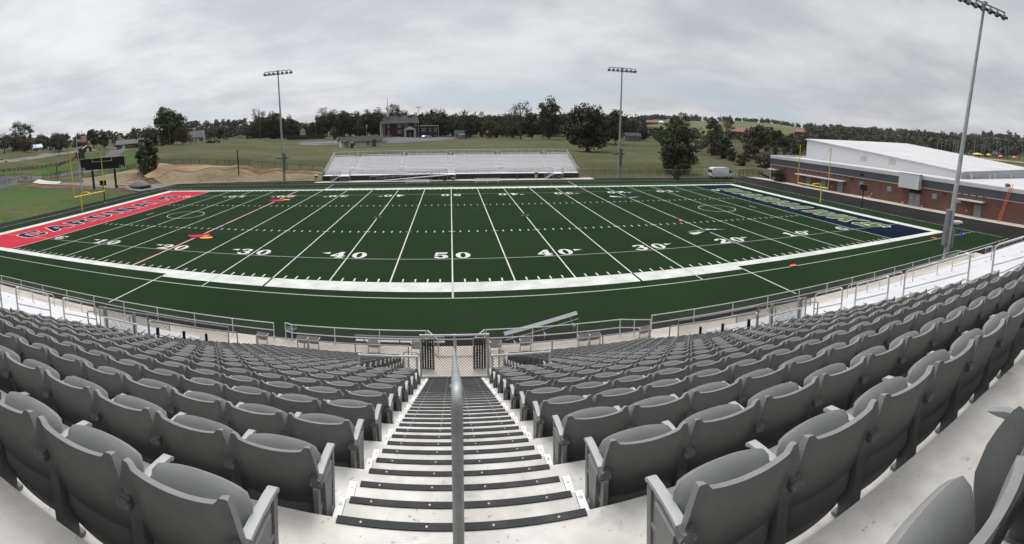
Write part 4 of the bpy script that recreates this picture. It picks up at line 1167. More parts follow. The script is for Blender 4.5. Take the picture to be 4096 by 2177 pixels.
hline(-2.6,-2.5,6.85,7.759); hline(2.5,2.6,6.85,7.759); hline(-2.499,2.499,6.85,6.94)
b.build('border_lines', M_white, t)
for x0 in (-5.75, 4.45):
    b = MB(); s = 0
    for c in 'T.O.L.':
        w, loops = GL[c]; f = .62/10
        b.poly([[(x0+s+p[0]*f*.62, 5.02+p[1]*f) for p in l] for l in loops], fn=lambda p: (p[0], -.02, p[1])); s += w*f*.62+.05
    b.build('lettering', M_white, t, fixn=False)
b = MB(); b.box(-.25,-.05,-.02,-.01,6.2,6.35); b.box(.05,.12,-.02,-.01,6.15,6.25); b.build('small_mark', M_white, t)
for x in (-2.9, 3.0):
    b = MB(); b.box(x-.22,x+.22,.05,.45,-.05,5.0); p = b.build('support_post', M_black, t)
    b = MB(); b.lathe([(.75,-.05),(.75,.10),(.6,.12)], (x,.25,0), 16); b.build('footing', M_concrete, p)
t = thing('flagpole', 'tall white flagpole left of the scoreboard', 'flagpole', (-81.94, 49.59, 0))
b = MB(); b.tube([(0,0,-.05),(0,0,13.7)], [.13,.07], 10); b.build('pole', mat('pale_pole', (.62,.63,.63), .4), t, smooth=True, sharp=1)
b = MB(); b.lathe([(.02,0),(.13,.08),(.14,.16),(.09,.26),(.01,.3)], (0,0,13.7), 10); b.build('finial', M_white, t, smooth=True)
def flag():
    n, m = 26, 13
    def pt(i, j):
        a = i/n; x = a*2.45; wav = .16*math.sin(a*8.5+.3*j/m)*a**.6
        return (x*.74-.5*wav+.1, wav*.6+.64*x, 1.55*(1-j/m)-.10*a+.09*math.sin(a*7+1)*a)
    groups = {k: MB() for k in 'rwb'}
    for i in range(n):
        for j in range(m):
            k = 'b' if (i < n*.4 and j < 7) else ('r' if j % 2 == 0 else 'w')
            groups[k].face([pt(i,j), pt(i+1,j), pt(i+1,j+1), pt(i,j+1)])
    st = MB()
    for r in range(5):
        for c in range(6):
            i, j = .8+c*1.65, .7+r*1.35; p = Vector(pt(i, j)); 
            for sgn in (-1, 1):
                st.face([p+Vector((math.cos(a)*.035, sgn*.012, math.sin(a)*.035)) for a in [q*2*PI/5 for q in range(5)]])
    o = build_multi('flag', [(groups['r'], mat('flag_red', (.42,.03,.05), .8)), (groups['w'], mat('flag_white', (.75,.74,.75), .8)), (groups['b'], mat('flag_blue', (.018,.025,.09), .8)), (st, MATS['flag_white'])])
    o.location = (-81.85, 49.59, 12.05); tag(o, 'red white and blue striped flag flying from the pole by the scoreboard', 'flag')
flag()
def lamp_post(loc, H, lab):
    t = thing('lamp_post', lab, 'lamp post', loc, group='black lamp posts')
    b = MB(); b.box(-.10,.10,-.10,.10,0,H-.5); b.build('post', M_black, t)
    b = MB(); b.lathe([(.14,0),(.14,.25),(.30,.42),(.32,.48),(.10,.5)], (0,0,H-.5), 10); b.build('lantern', M_black, t)
    b = MB(); b.box(-.35,.35,-.25,.25,-.12,.12); b.build('footing', M_concrete, t)
lamp_post((-47.17, 65.23, tz(-47.17, 65.23)), 5.7, 'black lamp post on the straw bank left of the far light pole')
q = ground(232, 727, 100); lamp_post(tuple(q), 5.9, 'black lamp post beside the concrete pad at the far left gate')

# ------------------------------------------------------------------ far bleachers
b = MB(); b.box(-27.8, 29.2, 60.0, 63.0, -.05, .03); o = b.build('concrete_pad', M_concrete); tag(o, kind='structure')
t = thing('far_bleachers', 'long white aluminium bleachers with dark skirt across the field', 'bleachers', (0, 62.8, 0))
BX = 26.6; NR = 13; rd, rr_ = .72, .235; y0 = 1.7
b = MB(); b.box(-BX, BX, .0, .04, .03, 1.02); b.build('skirt', M_skirt, t)
for s in (-1, 1):
    b = MB(); b.prism([(.0,.0),(y0+NR*rd,.0),(y0+NR*rd,1.05),(.0,1.02)], 'x', s*BX-.02, s*BX+.02); b.build('side_skirt', M_skirt, t)
b = MB(); b.box(-BX, BX, -.02, y0, 1.03, 1.12)
for i in range(NR): b.box(-BX, BX, y0+i*rd+.001, y0+(i+1)*rd, 1.06+rr_*(i+1), 1.12+rr_*(i+1)); b.box(-BX, BX, y0+i*rd+.002, y0+i*rd+.02, 1.12+rr_*i, 1.06+rr_*(i+1)-.002)
b.build('footboards', mat('grey_footboard', (.72,.72,.73), .55, .1, fine=.05, fscale=2), t)
AX = [-20.9, -10.4, 0, 10.5, 21.0]; ED = [-BX]+[x for a in AX for x in (a-.75, a+.75)]+[BX]
M_bench = mat('bleacher_bench_top', (.84,.84,.85), .5, .05, fine=.03, fscale=2)
for i in range(NR):
    for k in range(0, len(ED), 2):
        if i == 0 and k in (2, 4, 6, 8) : 
            pass
        b = MB(); x0, x1 = ED[k]+.02, ED[k+1]-.02
        yy = y0+i*rd+.36; zz = 1.12+rr_*(i+1)
        b.box(x0, x1, yy, yy+.25, zz+.36, zz+.41)
        n = max(1, int((x1-x0)/1.83))
        for j in range(n+1):
            x = x0+.15+(x1-x0-.3)*j/n; b.box(x-.03, x+.03, yy+.08, yy+.16, zz+.002, zz+.358)
        b.build('bench_row', M_bench, t)
def brail(pts, posts, name, h=1.07, mesh=0, mid=True):
    bb = MB(); P = [Vector(p) for p in pts]
    for f in ((1, .52) if mid else (1,)): bb.tube([p+Vector((0,0,h*f)) for p in P], .034, 6)
    L = sum((c-a).length for a, c in zip(P[:-1], P[1:]))
    for a, c in zip(P[:-1], P[1:]):
        n = max(1, round((c-a).length/posts))
        for i in range(n+1): p = a.lerp(c, i/n); bb.tube([p, p+Vector((0,0,h))], .028, 5)
        if mesh: wires(bb, a, c, .05, h, mesh, .0035)
    return bb.build(name, M_railwhite, t, fixn=False)
for x0, x1 in ((-BX, -22.7), (-20.5, -.8), (1.0, 20.9), (22.95, BX)): brail([(x0,.0,1.12),(x1,.0,1.12)], 2.1, 'front_guardrail', 1.07, .12, False)
zt = 1.12+rr_*NR
brail([(-BX,y0+NR*rd,zt),(BX,y0+NR*rd,zt)], 1.72, 'back_guardrail', 1.2, .14, False)
for s in (-1, 1):
    brail([(s*BX,0,1.12),(s*BX,y0,1.12),(s*BX,y0+NR*rd,zt)], 1.2, 'side_guardrail', 1.15)
for a in AX:
    for i0, i1 in ((1, 3), (5, 8), (10, 13)):
        bb = MB(); A = Vector((a, y0+i0*rd, 1.12+rr_*i0)); B2 = Vector((a, y0+i1*rd, 1.12+rr_*i1))
        bb.tube([A, A+Vector((0,0,.9)), B2+Vector((0,0,.9)), B2], .03, 6); bb.build('aisle_rail', M_railwhite, t)
for x0, x1 in ((-18.2,-13.4), (-8.5,-3.6), (3,8.2), (13.2,18.4)):
    brail([(x0,y0-.1,1.12),(x1,y0-.1,1.12)], 1.6, 'bay_rail', .95, 0, False)
def stairs(x0, x1, xp, name_):
    """side-on stair from the ground up to a small platform in front of the deck"""
    bb = MB(); n = 6
    for i in range(n): x = x0+(x1-x0)*(i+.5)/n; bb.box(x-.14, x+.14, -1.45, -.35, 1.10*(i+1)/n-.04, 1.10*(i+1)/n)
    bb.bar((x0,-1.48,.0),(x1,-1.48,1.05),.05,.22); bb.bar((x0,-.32,.0),(x1,-.32,1.05),.05,.22); bb.build('stair_flight', M_aluplain, t)
    bb = MB()
    for y in (-1.48,-.32):
        bb.tube([(x0-.1,y,0),(x0-.1,y,.95),(x1,y,2.1),(x1,y,1.1)], .03, 6); bb.tube([(x0-.1,y,.5),(x1,y,1.6)], .025, 6)
        m_ = (x0+x1)/2; bb.tube([(m_,y,.55),(m_,y,1.5)], .025, 6)
    bb.build('stair_rail', M_rail, t)
    platform(min(x1, xp), max(x1, xp))
def platform(a, c):
    bb = MB(); bb.box(a, c, -1.55, -.03, 1.05, 1.11)
    for x in (a+.05, c-.05):
        for y in (-1.5, -.15): bb.bar((x,y,.03),(x,y,1.05),.07,.07)
    bb.bar((a+.05,-1.5,.1),(c-.05,-1.5,1.0),.04,.06); bb.bar((c-.05,-1.47,.1),(a+.05,-1.47,1.0),.04,.06)
    bb.build('platform', M_aluplain, t)
    bb = MB(); bb.tube([(c-.03,-1.5,1.1),(c-.03,-1.5,2.2),(c-.03,-.1,2.2),(c-.03,-.1,1.1)], .03, 6); wires(bb, Vector((c-.03,-1.5,1.1)), Vector((c-.03,-.1,1.1)), .05, 1.1, .08, .004); bb.build('platform_rail', M_rail, t, fixn=False)
stairs(-24.5, -22.7, -20.6, ''); stairs(19.2, 20.9, 22.9, ''); platform(-.7, 1.0)
bb = MB(); bb.prism([(-14.9,.03),(-14.2,.08),(-.72,1.08),(-.72,.90),(-14.0,.03)], 'y', -1.5, -.3); bb.build('ramp', M_aluplain, t)
bb = MB()
for y in (-1.52, -.28):
    for h in (.95, .5): bb.tube([(-14.9,y,.05+h),(-.72,y,1.09+h)], .028, 6)
    for i in range(10): x = -14.9+14.18*i/9; bb.tube([(x,y,.04),(x,y,1.0+1.04*i/9)], .026, 5)
bb.tube([(-16.4,-1.52,.05),(-16.4,-1.52,.95),(-14.9,-1.52,1.0)], .028, 6); bb.tube([(-16.4,-.28,.05),(-16.4,-.28,.95),(-14.9,-.28,1.0)], .028, 6)
bb.build('ramp_rail', M_rail, t)

def team_bench(x0, x1, y, lab):
    t = thing('team_bench', lab, 'bench', ((x0+x1)/2, y, 0), group='white team benches on the far sideline'); L = (x1-x0)/2
    b = MB(); b.box(-L,L,-.14,.14,.43,.48); b.build('seat', M_bench, t)
    b = MB(); b.box(-L,L,.26,.30,.62,.92); b.build('backrest', M_bench, t)
    for x in (-L*.85, 0, L*.85):
        b = MB(); b.bar((x,0,.43),(x,-.2,.02),.05,.05); b.bar((x,0,.43),(x,.26,.02),.05,.05); b.bar((x,.05,.42),(x,.28,.86),.05,.05); b.build('leg', M_aluplain, t)
team_bench(-8.7, -4.0, 55.6, 'white team bench left of the midfield line on the far sideline'); team_bench(4.4, 9.3, 56.0, 'white team bench right of the midfield line on the far sideline')
def can(x, y, h, r, m, lab, dome=False, z=.03):
    t = thing('trash_can', lab, 'trash can', (x, y, z))
    b = MB(); b.lathe([(r*.85,0),(r,h*.98),(r*1.06,h),(r*.92,h),(r*.8,h*.8)], n=14); b.build('bin', m, t, smooth=True, sharp=.7)
    if dome:
        b = MB(); b.lathe([(r*1.05,0),(r*1.05,.22)], (0,0,h+.01), 14); b.build('opening_band', M_black, t)
        b = MB(); b.lathe([(r*1.1,0),(r*1.0,.12),(r*.6,.28),(r*.2,.36),(.02,.37)], (0,0,h+.24), 14); b.build('domed_lid', mat('beige_lid', (.62,.58,.50), .6), t, smooth=True)
M_beige = mat('beige_pebble_bin', (.42,.37,.29), .8, fine=.2, fscale=30); M_dkbin = mat('dark_grey_bin', (.045,.05,.06), .6)
can(-27.75, 61.9, .95, .36, M_beige, 'beige trash can with domed lid at the left end of the far bleachers', True)
can(17.4, 62.3, .95, .36, M_beige, 'beige trash can with domed lid under the right half of the far bleachers', True)
can(-1.3, 60.7, .9, .36, M_dkbin, 'dark grey trash can beside the central platform of the far bleachers')
can(13.4, 62.2, .85, .34, M_dkbin, 'dark grey trash can against the skirt right of the far bleachers centre')
can(-73.6, 53.3, .85, .36, M_dkbin, 'dark trash can beside the right scoreboard post', z=0)
t = thing('utility_box', 'small grey box under the central platform of the far bleachers', 'box', (.5, 60.8, .03)); b = MB(); b.box(-.3,.3,-.2,.2,0,.5); b.build('body', M_boxgrey, t, bevel=.03); b = MB(); b.box(-.32,.32,-.22,.22,.5,.56); b.build('lid', M_aluplain, t)

# fences beyond the far sideline
M_tempwire = mat('silver_panel_wire', (.50,.50,.47), .5, .3)
fence('panel_fence', 'silver temporary fence panels between the far bleachers and the white van', [(27.1,63.3,-.02),(35,62.9,-.02),(46,62.2,-.02),(57,61.6,-.02)], 1.85, 2.05, (1.0,.03), M_tempwire, M_tempwire, .16, .004, .03, rr=.025)
fence('silver_fence', 'silver chain link fence behind the white van', [(57.6,64.2,-.02),(69.3,64.0,-.02)], 1.85, 2.4, (1.0,.03), M_tempwire, M_tempwire, .16, .004, .03, rr=.025)
bz = lambda x, y: (x, y, tz(x, y))
fence('black_fence', 'black chain link fence in the meadow behind the silver panels', [bz(28.5,68.5),bz(40,68),bz(52,67.5)], 1.25, 2.6, (1.0,), M_black, M_blackwire, .14, .005, .035, rr=.025)
fence('black_fence', 'black metal fence with gate frames beside the brick building corner', [(66.5,62.5,0),(68.9,62.3,0),(71.2,60.6,0),(72.0,60.0,0)], 1.9, 1.2, (1.0,.5,.05), M_black, M_blackwire, .12, .006, .06, rr=.035)
pts = [ground(u, v, 75) for u, v in ((1300,693),(1200,685),(1100,677),(1000,668),(900,663),(800,661),(700,660),(600,661),(520,676),(480,690),(400,704),(330,712))]
fence('black_fence', 'long black chain link fence along the top of the dirt bank', [tuple(p) for p in pts], 1.5, 3.0, (1.0,), M_black, M_blackwire, .16, .006, .05, rr=.03)
pts = [ground(u, v, 90) for u, v in ((0,750),(40,742),(75,733),(105,729),(128,726))]
fence('black_fence', 'black chain link fence beside the access road at the left edge', [tuple(p) for p in pts], 1.9, 3.0, (1.0,), M_black, M_blackwire, .16, .006, .06, rr=.03)
pts = [ground(u, v, 90) for u, v in ((173,718),(205,716),(240,708),(330,700))]
fence('black_fence', 'black chain link fence right of the gate opening beside the concrete pad', [tuple(p) for p in pts], 1.9, 2.6, (1.0,.5), M_black, M_blackwire, .16, .006, .06, rr=.03)

# ------------------------------------------------------------------ white van
def wheel(root, x, y, r, w=.22):
    b = MB(); pr = [(r*.6,-w/2),(r*.95,-w/2),(r,-w*.3),(r,w*.3),(r*.95,w/2),(r*.6,w/2)]
    T = Matrix.Translation((x,y,r)) @ Matrix.Rotation(PI/2, 4, 'X')
    q = MB(); q.lathe(pr, n=20); b.add(q, T); t_ = b.build('wheel', mat('tyre_rubber', (.012,.012,.012), .8), root, smooth=True, sharp=.6)
    q = MB(); q.lathe([(r*.62,-w/2-.01),(r*.55,-w/2-.02),(.06,-w/2+.02)] if y < 0 else [(.06,w/2-.02),(r*.55,w/2+.02),(r*.62,w/2+.01)], n=16); b = MB(); b.add(q, T); b.build('rim', mat('steel_rim', (.35,.36,.37), .4, .6), t_)
t = thing('van', 'white high-roof cargo van parked at the far right corner of the field', 'van', (59.75, 59.85, .0), 0)
L2 = 3.1
side = [(-L2,.45),(-L2,1.2),(-L2+.06,2.15),(-L2+.22,2.50),(-L2+.5,2.58),(.9,2.62),(1.35,2.52),(1.70,2.25),(2.35,1.42),(2.95,1.18),(3.08,.95),(3.10,.45)]
b = MB(); n = len(side)
ys = [(-1.0,0),(-.98,.0),(.98,.0),(1.0,0)]
def vy(z): return 1.0 if z < 1.2 else 1.0-.17*((z-1.2)/1.4)**1.3
V = []
for sgn in (-1, 1):
    for x, z in side: V.append((x, sgn*vy(z), z))
b.v = V; b.f = [tuple(range(n-1,-1,-1)), tuple(range(n,2*n))]+[(i,(i+1)%n,n+(i+1)%n,n+i) for i in range(n)]
b.build('body', mat('white_van_paint', (.78,.79,.80), .25, coat=.4), t, bevel=.05, smooth=True, sharp=.5)
for nm, poly in (('cab_window', [(1.42,2.18),(1.62,2.12),(2.18,1.44),(1.42,1.40)]),):
    for sgn in (-1, 1):
        b = MB(); b.face([(x, sgn*(vy(z)+.012), z) for x, z in poly]); b.build(nm, M_dark, t, fixn=False)
b = MB(); b.face([(1.80,-.74,2.2),(1.80,.74,2.2),(2.44,.86,1.44),(2.44,-.86,1.44)]); b.v = [(p[0]+.03,p[1],p[2]+.02) for p in b.v]; b.build('windscreen', M_dark, t, fixn=False)
for y0_, y1_ in ((-.82,-.06),(.06,.82)):
    b = MB(); b.face([(-L2-.002+.05,y0_,2.08),(-L2-.002+.05,y1_,2.08),(-L2-.006,y1_,1.38),(-L2-.006,y0_,1.38)]); b.v = [(p[0]-.03,p[1],p[2]) for p in b.v]; b.build('rear_window', M_dark, t, fixn=False)
for y in (-.93, .93):
    b = MB(); b.box(-L2-.03,-L2+.06,y-.06,y+.06,.95,1.35); b.build('tail_light', mat('red_lens', (.45,.02,.02), .3), t)
    b = MB(); b.box(2.85,3.1,y-.10,y+.07,.92,1.16); b.build('headlight', mat('clear_lens', (.6,.62,.64), .1), t, bevel=.02)
b = MB(); b.box(-L2-.06,-L2+.1,-.95,.95,.38,.62); b.box(3.0,3.16,-.95,.95,.36,.75); b.box(-1.4,1.3,-1.02,1.02,.36,.52); b.build('bumper_trim', M_black, t, bevel=.02)
b = MB(); b.box(-1.9,.0,-1.005,-.99,1.32,1.36); b.build('slide_rail', M_boxgrey, t)
b = MB(); b.box(1.95,2.15,-1.22,-1.0,1.42,1.72); b.box(1.95,2.15,1.0,1.22,1.42,1.72); b.build('mirror', M_black, t, bevel=.02)
for x in (-1.85, 2.15):
    for y in (-.88, .88): wheel(t, x, y, .36)

# ------------------------------------------------------------------ brick building on the right
M_brick = bpy.data.materials.new('red_brick'); M_brick.use_nodes = True
def _brick():
    nt = M_brick.node_tree; N = nt.nodes; L = nt.links; b = N['Principled BSDF']; b.inputs['Roughness'].default_value = .9
    tc = N.new('ShaderNodeTexCoord'); sp = N.new('ShaderNodeSeparateXYZ'); L.new(tc.outputs['Object'], sp.inputs[0])
    ad = N.new('ShaderNodeMath'); L.new(sp.outputs[0], ad.inputs[0]); L.new(sp.outputs[1], ad.inputs[1])
    cb = N.new('ShaderNodeCombineXYZ'); L.new(ad.outputs[0], cb.inputs[0]); L.new(sp.outputs[2], cb.inputs[1])
    br = N.new('ShaderNodeTexBrick'); br.inputs['Scale'].default_value = 1.0
    br.inputs['Brick Width'].default_value = .21; br.inputs['Row Height'].default_value = .076; br.inputs['Mortar Size'].default_value = .008
    br.inputs['Color1'].default_value = (.135,.050,.034,1); br.inputs['Color2'].default_value = (.098,.036,.026,1); br.inputs['Mortar'].default_value = (.18,.13,.11,1)
    L.new(cb.outputs[0], br.inputs['Vector'])
    n = N.new('ShaderNodeTexNoise'); n.inputs['Scale'].default_value = .5; n.inputs['Detail'].default_value = 6; L.new(tc.outputs['Object'], n.inputs['Vector'])
    r = N.new('ShaderNodeMapRange'); r.inputs[1].default_value = .3; r.inputs[2].default_value = .7; r.inputs[3].default_value = .85; r.inputs[4].default_value = 1.15; L.new(n.outputs[0], r.inputs[0])
    mx = N.new('ShaderNodeMix'); mx.data_type = 'RGBA'; mx.blend_type = 'MULTIPLY'; mx.inputs[0].default_value = 1; L.new(br.outputs[0], mx.inputs[6]); L.new(r.outputs[0], mx.inputs[7])
    L.new(mx.outputs[2], b.inputs['Base Color'])
_brick()
M_siding = ribbed(mat('slate_grey_siding', (.075,.080,.092), .55, fine=.05, fscale=3), 2, 3.4, .6, .35)
M_ribwhite = ribbed(mat('white_ribbed_panel', (.66,.67,.69), .45), 1, 2.2, .6, .18)
M_roofwhite = mat('white_roof_membrane', (.53,.53,.53), .7, col2=(.47,.47,.47), scale=.25, fine=.04, fscale=3)
M_stone = mat('pale_stone_trim', (.50,.46,.40), .8)
M_door = mat('grey_steel_door', (.20,.21,.23), .45)
bt = thing('school_building', 'long brick and grey siding school building with white parapet beside the navy end zone', 'building', (74.8, 0, 0), math.atan(.043))
YA, YB_ = -45.0, 57.6
def bp(name, m, *boxes, bevel=0):
    b = MB()
    for q in boxes: b.box(*q)
    return b.build(name, m, bt, bevel=bevel)
bp('brick_wall', M_brick, (0, 60, YA, YB_, -.2, 3.62))
bp('stone_band', M_stone, (-.06, 60, YA, YB_+.05, 3.62, 3.74))
bp('siding', M_siding, (-.02, 60, YA, YB_+.01, 3.74, 5.18))
bp('parapet', M_whitemetal, (-.14, .30, YA, YB_+.12, 5.18, 5.92), (.30, 60, YB_-.30, YB_+.12, 5.18, 5.92))
bp('parapet_ribs', M_whitemetal, *[(-.17, -.142, YA, YB_+.14, 5.20+i*.24, 5.22+i*.24) for i in range(1, 3)])
bp('low_roof', M_roofwhite, (.301, 60, YA, YB_-.301, 5.3, 5.52))
# upper hall
g0, g1, h0, h1 = 12.8, 56.9, 6.75, 10.05
def hz(y): return h0+(h1-h0)*(y-g0)/(g1-g0)
b = MB()
b.v = [(11.2,g0,5.5),(11.2,g1,5.5),(11.2,g1,h1),(11.2,g0,h0),(58,g0,5.5),(58,g1,5.5),(58,g1,h1+1.1),(58,g0,h0+1.0)]
b.f = [(0,1,2,3),(5,4,7,6),(1,5,6,2),(4,0,3,7),(3,2,6,7),(0,4,5,1)]; b.build('hall_wall', M_ribwhite, bt)
b = MB()
b.v = [(10.9,g0-.6,h0-.02),(10.9,g1+.4,h1+.06),(58.4,g1+.4,h1+1.16),(58.4,g0-.6,h0+.98)]; b.v += [(p[0],p[1],p[2]+.30) for p in b.v]
b.f = [(0,1,2,3),(4,5,6,7),(0,1,5,4),(1,2,6,5),(2,3,7,6),(3,0,4,7)]; b.build('hall_roof', M_roofwhite, bt)
bp('hall_base_flashing', M_whitemetal, (11.1, 11.19, g0, g1, 5.53, 5.75))
for y in (38.0, 30.0): bp('hall_vent', M_stone, (11.14, 11.19, y-.9, y+.9, 6.6, 7.7))
for x in (14, 24, 27, 38): bp('roof_pipe', M_whitemetal, (x, x+.3, g0-1.2, g0-.9, 5.5, 6.5))
bp('entrance_hood', M_ribwhite, (-1.25, -.15, 15.0, 19.5, 3.25, 6.02), (-.17, -.145, 15.0, 19.5, 3.25, 6.0))
bp('hood_cap', M_whitemetal, (-1.32, -.10, 14.93, 19.57, 6.02, 6.10))
bp('transom', M_dark, (-.03, -.004, 15.15, 17.6, 2.42, 3.2))
for y0_, y1_ in ((15.15,16.36),(16.39,17.6)):
    d = bp('door', M_door, (-.06, -.004, y0_, y1_, .03, 2.38)); b = MB(); yc = (y0_+y1_)/2; b.box(-.075, -.062, yc-.1, yc+.1, 1.25, 2.0)
    b.build('door_glass', mat('glass_painted_amber_reflection', (.55,.36,.22), .2), d); b = MB(); b.bar((-.12,yc-.35,.95),(-.12,yc-.35,1.3),.03,.03); b.build('handle', M_boxgrey, d)  # amber reflection on the door glass is put into its base colour
for a, c in ((43.7,45.0),(35.6-1.4,35.6),(2.6,4.0),(55.2,56.5)):
    d = bp('door', M_door, (-.06, -.004, a, c, .03, 2.2)); b = MB(); b.box(-.10,-.062,a+.12,a+.24,1.0,1.06); b.build('handle', M_white, d)
for a, c in ((38.9,39.74),(39.78,40.6)):
    d = bp('door', M_door, (-.06, -.004, a, c, .03, 2.2)); b = MB(); b.box(-.10,-.062,c-.2,c-.1,1.0,1.06); b.build('handle', M_white, d)
for a, c, z, dp in ((33.3,47.6,2.45,1.3),(2.0,6.9,2.74,1.2),(54.6,57.4,2.55,1.2)):
    cn = bp('canopy', M_whitemetal, (-dp, -.02, a, c, z-.08, z+.14))
    b = MB(); n = max(2, round((c-a)/1.6))
    for i in range(n+1): y = a+.3+(c-a-.6)*i/n; b.tube([(-dp*.55,y,z+.14),(-.02,y,z+.95)], .03, 5); b.box(-.16,-.003,y-.12,y+.12,z+.86,z+1.04)
    b.build('hanger_rod', M_black, cn)
M_block = mat('glass_block', (.28,.33,.33), .15)
for y in (29.3, 22.3, 12.15, 7.1):
    w = bp('window', M_door, (-.05, -.004, y-.50, y+.50, 1.95, 2.95)); b = MB()
    for i in range(4):
        for j in range(4): b.box(-.075, -.052, y-.44+i*.225, y-.44+i*.225+.2, 2.01+j*.225, 2.01+j*.225+.2)
    b.build('glass_blocks', M_block, w)
bp('louver', M_dark, (-.06, -.021, 28.9, 29.7, 4.1, 4.6))
for y in (52.5, 31.8, 10.0): bp('wall_light', M_black, (-.28, -.004, y-.2, y+.2, 3.15, 3.35))
for y in (26.5, 37.2, 53.5, 5.4): bp('outlet_box', M_white, (-.06, -.004, y-.08, y+.08, .75, .95))
bp('downpipe', M_aluplain, (-.12, -.01, 57.3, 57.5, .03, 3.6))
b = MB()
b.face([(71.3,62.5,.028),(72.35,58,.028),(76.8,-45,.028),(73.4,-45,.028),(69.6,57,.028),(68.2,63,.028)])
o = b.build('concrete_walk', M_concrete, fixn=False); flat_up(o); tag(o, kind='structure')
for y, nm in ((26.6,'left of the entrance doors at the window bay'), (18.7,'just left of the entrance doors'), (14.4,'just right of the entrance doors')):
    t = thing('cinder_block', 'pale cinder block standing on the walk %s' % nm, 'block', (74.8-.043*y-.35, y, .03), .1, 'cinder blocks by the brick wall')
    b = MB(); b.box(-.1,.1,-.2,.2,0,.06); b.box(-.1,.1,-.2,.2,.34,.4); b.box(-.1,.1,-.2,-.14,.061,.339); b.box(-.1,.1,-.03,.03,.061,.339); b.box(-.1,.1,.14,.2,.061,.339); b.build('block', M_stone, t)
t = thing('ladder', 'orange extension ladder leaning on the parapet of the brick building', 'ladder', (73.35, -1.5, .03), 0)
b = MB(); T0 = Vector((1.52, -1.1, 6.55)); 
for s in (-.21, .21): b.bar((0,s,0), (T0.x, T0.y+s, T0.z), .05, .09)
b.build('stile', M_orange, t)
b = MB()
for i in range(1, 22): p = T0*(i/22); b.tube([(p.x,p.y-.2,p.z),(p.x,p.y+.2,p.z)], .02, 5)
b.build('rung', mat('aluminium_rung', (.55,.35,.28), .4, .3), t)
t = thing('roof_ventilator', 'small dark round ventilator on the low roof beside the ladder', 'ventilator', (76.2, -1.2, 5.52))
b = MB(); b.lathe([(.2,0),(.2,.35),(.42,.4),(.48,.7),(.36,.95),(.05,1.02)], n=14); b.build('cowl', mat('weathered_metal', (.12,.12,.12), .6), t, smooth=True, sharp=.7)
b = MB(); b.box(-.35,.35,-.35,.35,-.02,.06); b.build('curb', M_whitemetal, t)
# ------------------------------------------------------------------ ground cover sheets
L_ = lambda *a: list(a)
drape('lawn', [(-63.55,-30),(-63.55,44),(-65,51),(-72,56),(-84,60),(-97,58),(-112,48),(-128,30),(-140,-30)], M_lawn, .03, 5)
drape('straw_bank', gpoly([(335,737),(500,745),(640,735),(760,738),(900,734),(1050,731),(1285,727),(1292,700),(1240,692),(1100,680),(950,668),(800,665),(650,665),(590,668),(520,684),(450,699),(330,716)]), M_straw, .16, 1.3)
drape('dirt', gpoly([(590,664),(700,663),(830,663),(960,667),(1100,678),(1240,690),(1292,697),(1290,705),(1150,697),(1000,688),(880,682),(790,690),(700,686),(660,704),(590,724),(520,736),(475,735),(530,716),(560,692)]), M_dirt, .24, 1.3)
drape('dirt', gpoly([(480,748),(420,739),(340,733),(340,740),(400,752),(520,762),(620,760),(560,754)]), M_dirt, .10, 2)
drape('topsoil', gpoly([(95,747),(130,737),(240,738),(360,745),(470,756),(540,766),(470,768),(360,762),(250,756),(150,755)]), M_topsoil, .08, 3)
drape('gravel_path', gpoly([(235,731),(330,734),(430,741),(560,747),(650,738),(735,732),(800,731),(720,738),(640,755),(560,768),(500,758),(400,750),(300,742),(200,739)]), M_gravel, .12, 3)
drape('concrete_apron', gpoly([(130,733),(155,720),(245,729),(235,738),(150,737)]), M_concrete, .15, 3)
drape('access_road', gpoly([(-60,725),(0,713),(60,711),(140,707),(260,692),(330,676),(350,684),(300,698),(170,712),(120,727),(50,744),(0,757),(-60,770)]), M_road, .07, 4)
drape('driveway', gpoly([(325,682),(380,655),(410,632),(440,608),(462,600),(535,590),(540,594),(505,602),(478,622),(450,650),(400,684),(340,697)]), M_road, .09, 4)
drape('grass_verge', gpoly([(325,678),(380,650),(405,630),(435,606),(400,608),(350,622),(320,634),(240,660),(120,686),(0,700),(0,710),(140,703),(260,688)]), M_lawn, .06, 5)
drape('grass_verge', gpoly([(455,648),(482,622),(508,603),(540,596),(548,640),(540,662),(480,686),(405,700),(350,708),(410,682)]), M_lawn, .06, 5)
drape('country_road', gpoly([(-40,660),(60,648),(140,637),(240,620),(310,607),(420,596),(520,590),(640,578),(640,574),(520,585),(420,590),(310,601),(240,612),(140,627),(60,637),(-40,648)]), M_gravel, .08, 5)
drape('parking_lot', gpoly([(1170,572),(1225,566),(1330,563),(1420,568),(1400,577),(1330,581),(1250,584),(1200,580)], 120), M_parking, .10, 6)
drape('parking_lot', gpoly([(1520,563),(1545,555),(1640,550),(1740,548),(1870,552),(1800,561),(1700,568),(1600,574),(1545,574)], 120), M_parking, .10, 6)
def stripes(uvs, name):
    b = MB()
    for (a, c) in uvs:
        p, q = ground(*a, 120), ground(*c, 120); d = (q-p); d.z = 0; d.normalize(); n = Vector((-d.y, d.x, 0))*.14
        m = 4
        for i in range(m):
            A, B2 = p.lerp(q, i/m), p.lerp(q, (i+1)/m)
            P = [A-n, B2-n, B2+n, A+n]; b.face([(k.x, k.y, tz(k.x, k.y)+.15) for k in P])
    o = b.build(name, M_paint, fixn=False); flat_up(o); tag(o, kind='structure')
stripes([((1200+i*17, 577-i*.5), (1222+i*17, 573-i*.4)) for i in range(9)]+[((1195+i*20, 581), (1215+i*20, 578)) for i in range(4)], 'parking_stripes')
stripes([((1560+i*28, 565-i*.6), (1590+i*28, 560-i*.6)) for i in range(8)]+[((1600+i*24, 556-i*.3), (1626+i*24, 553-i*.3)) for i in range(8)], 'parking_stripes')
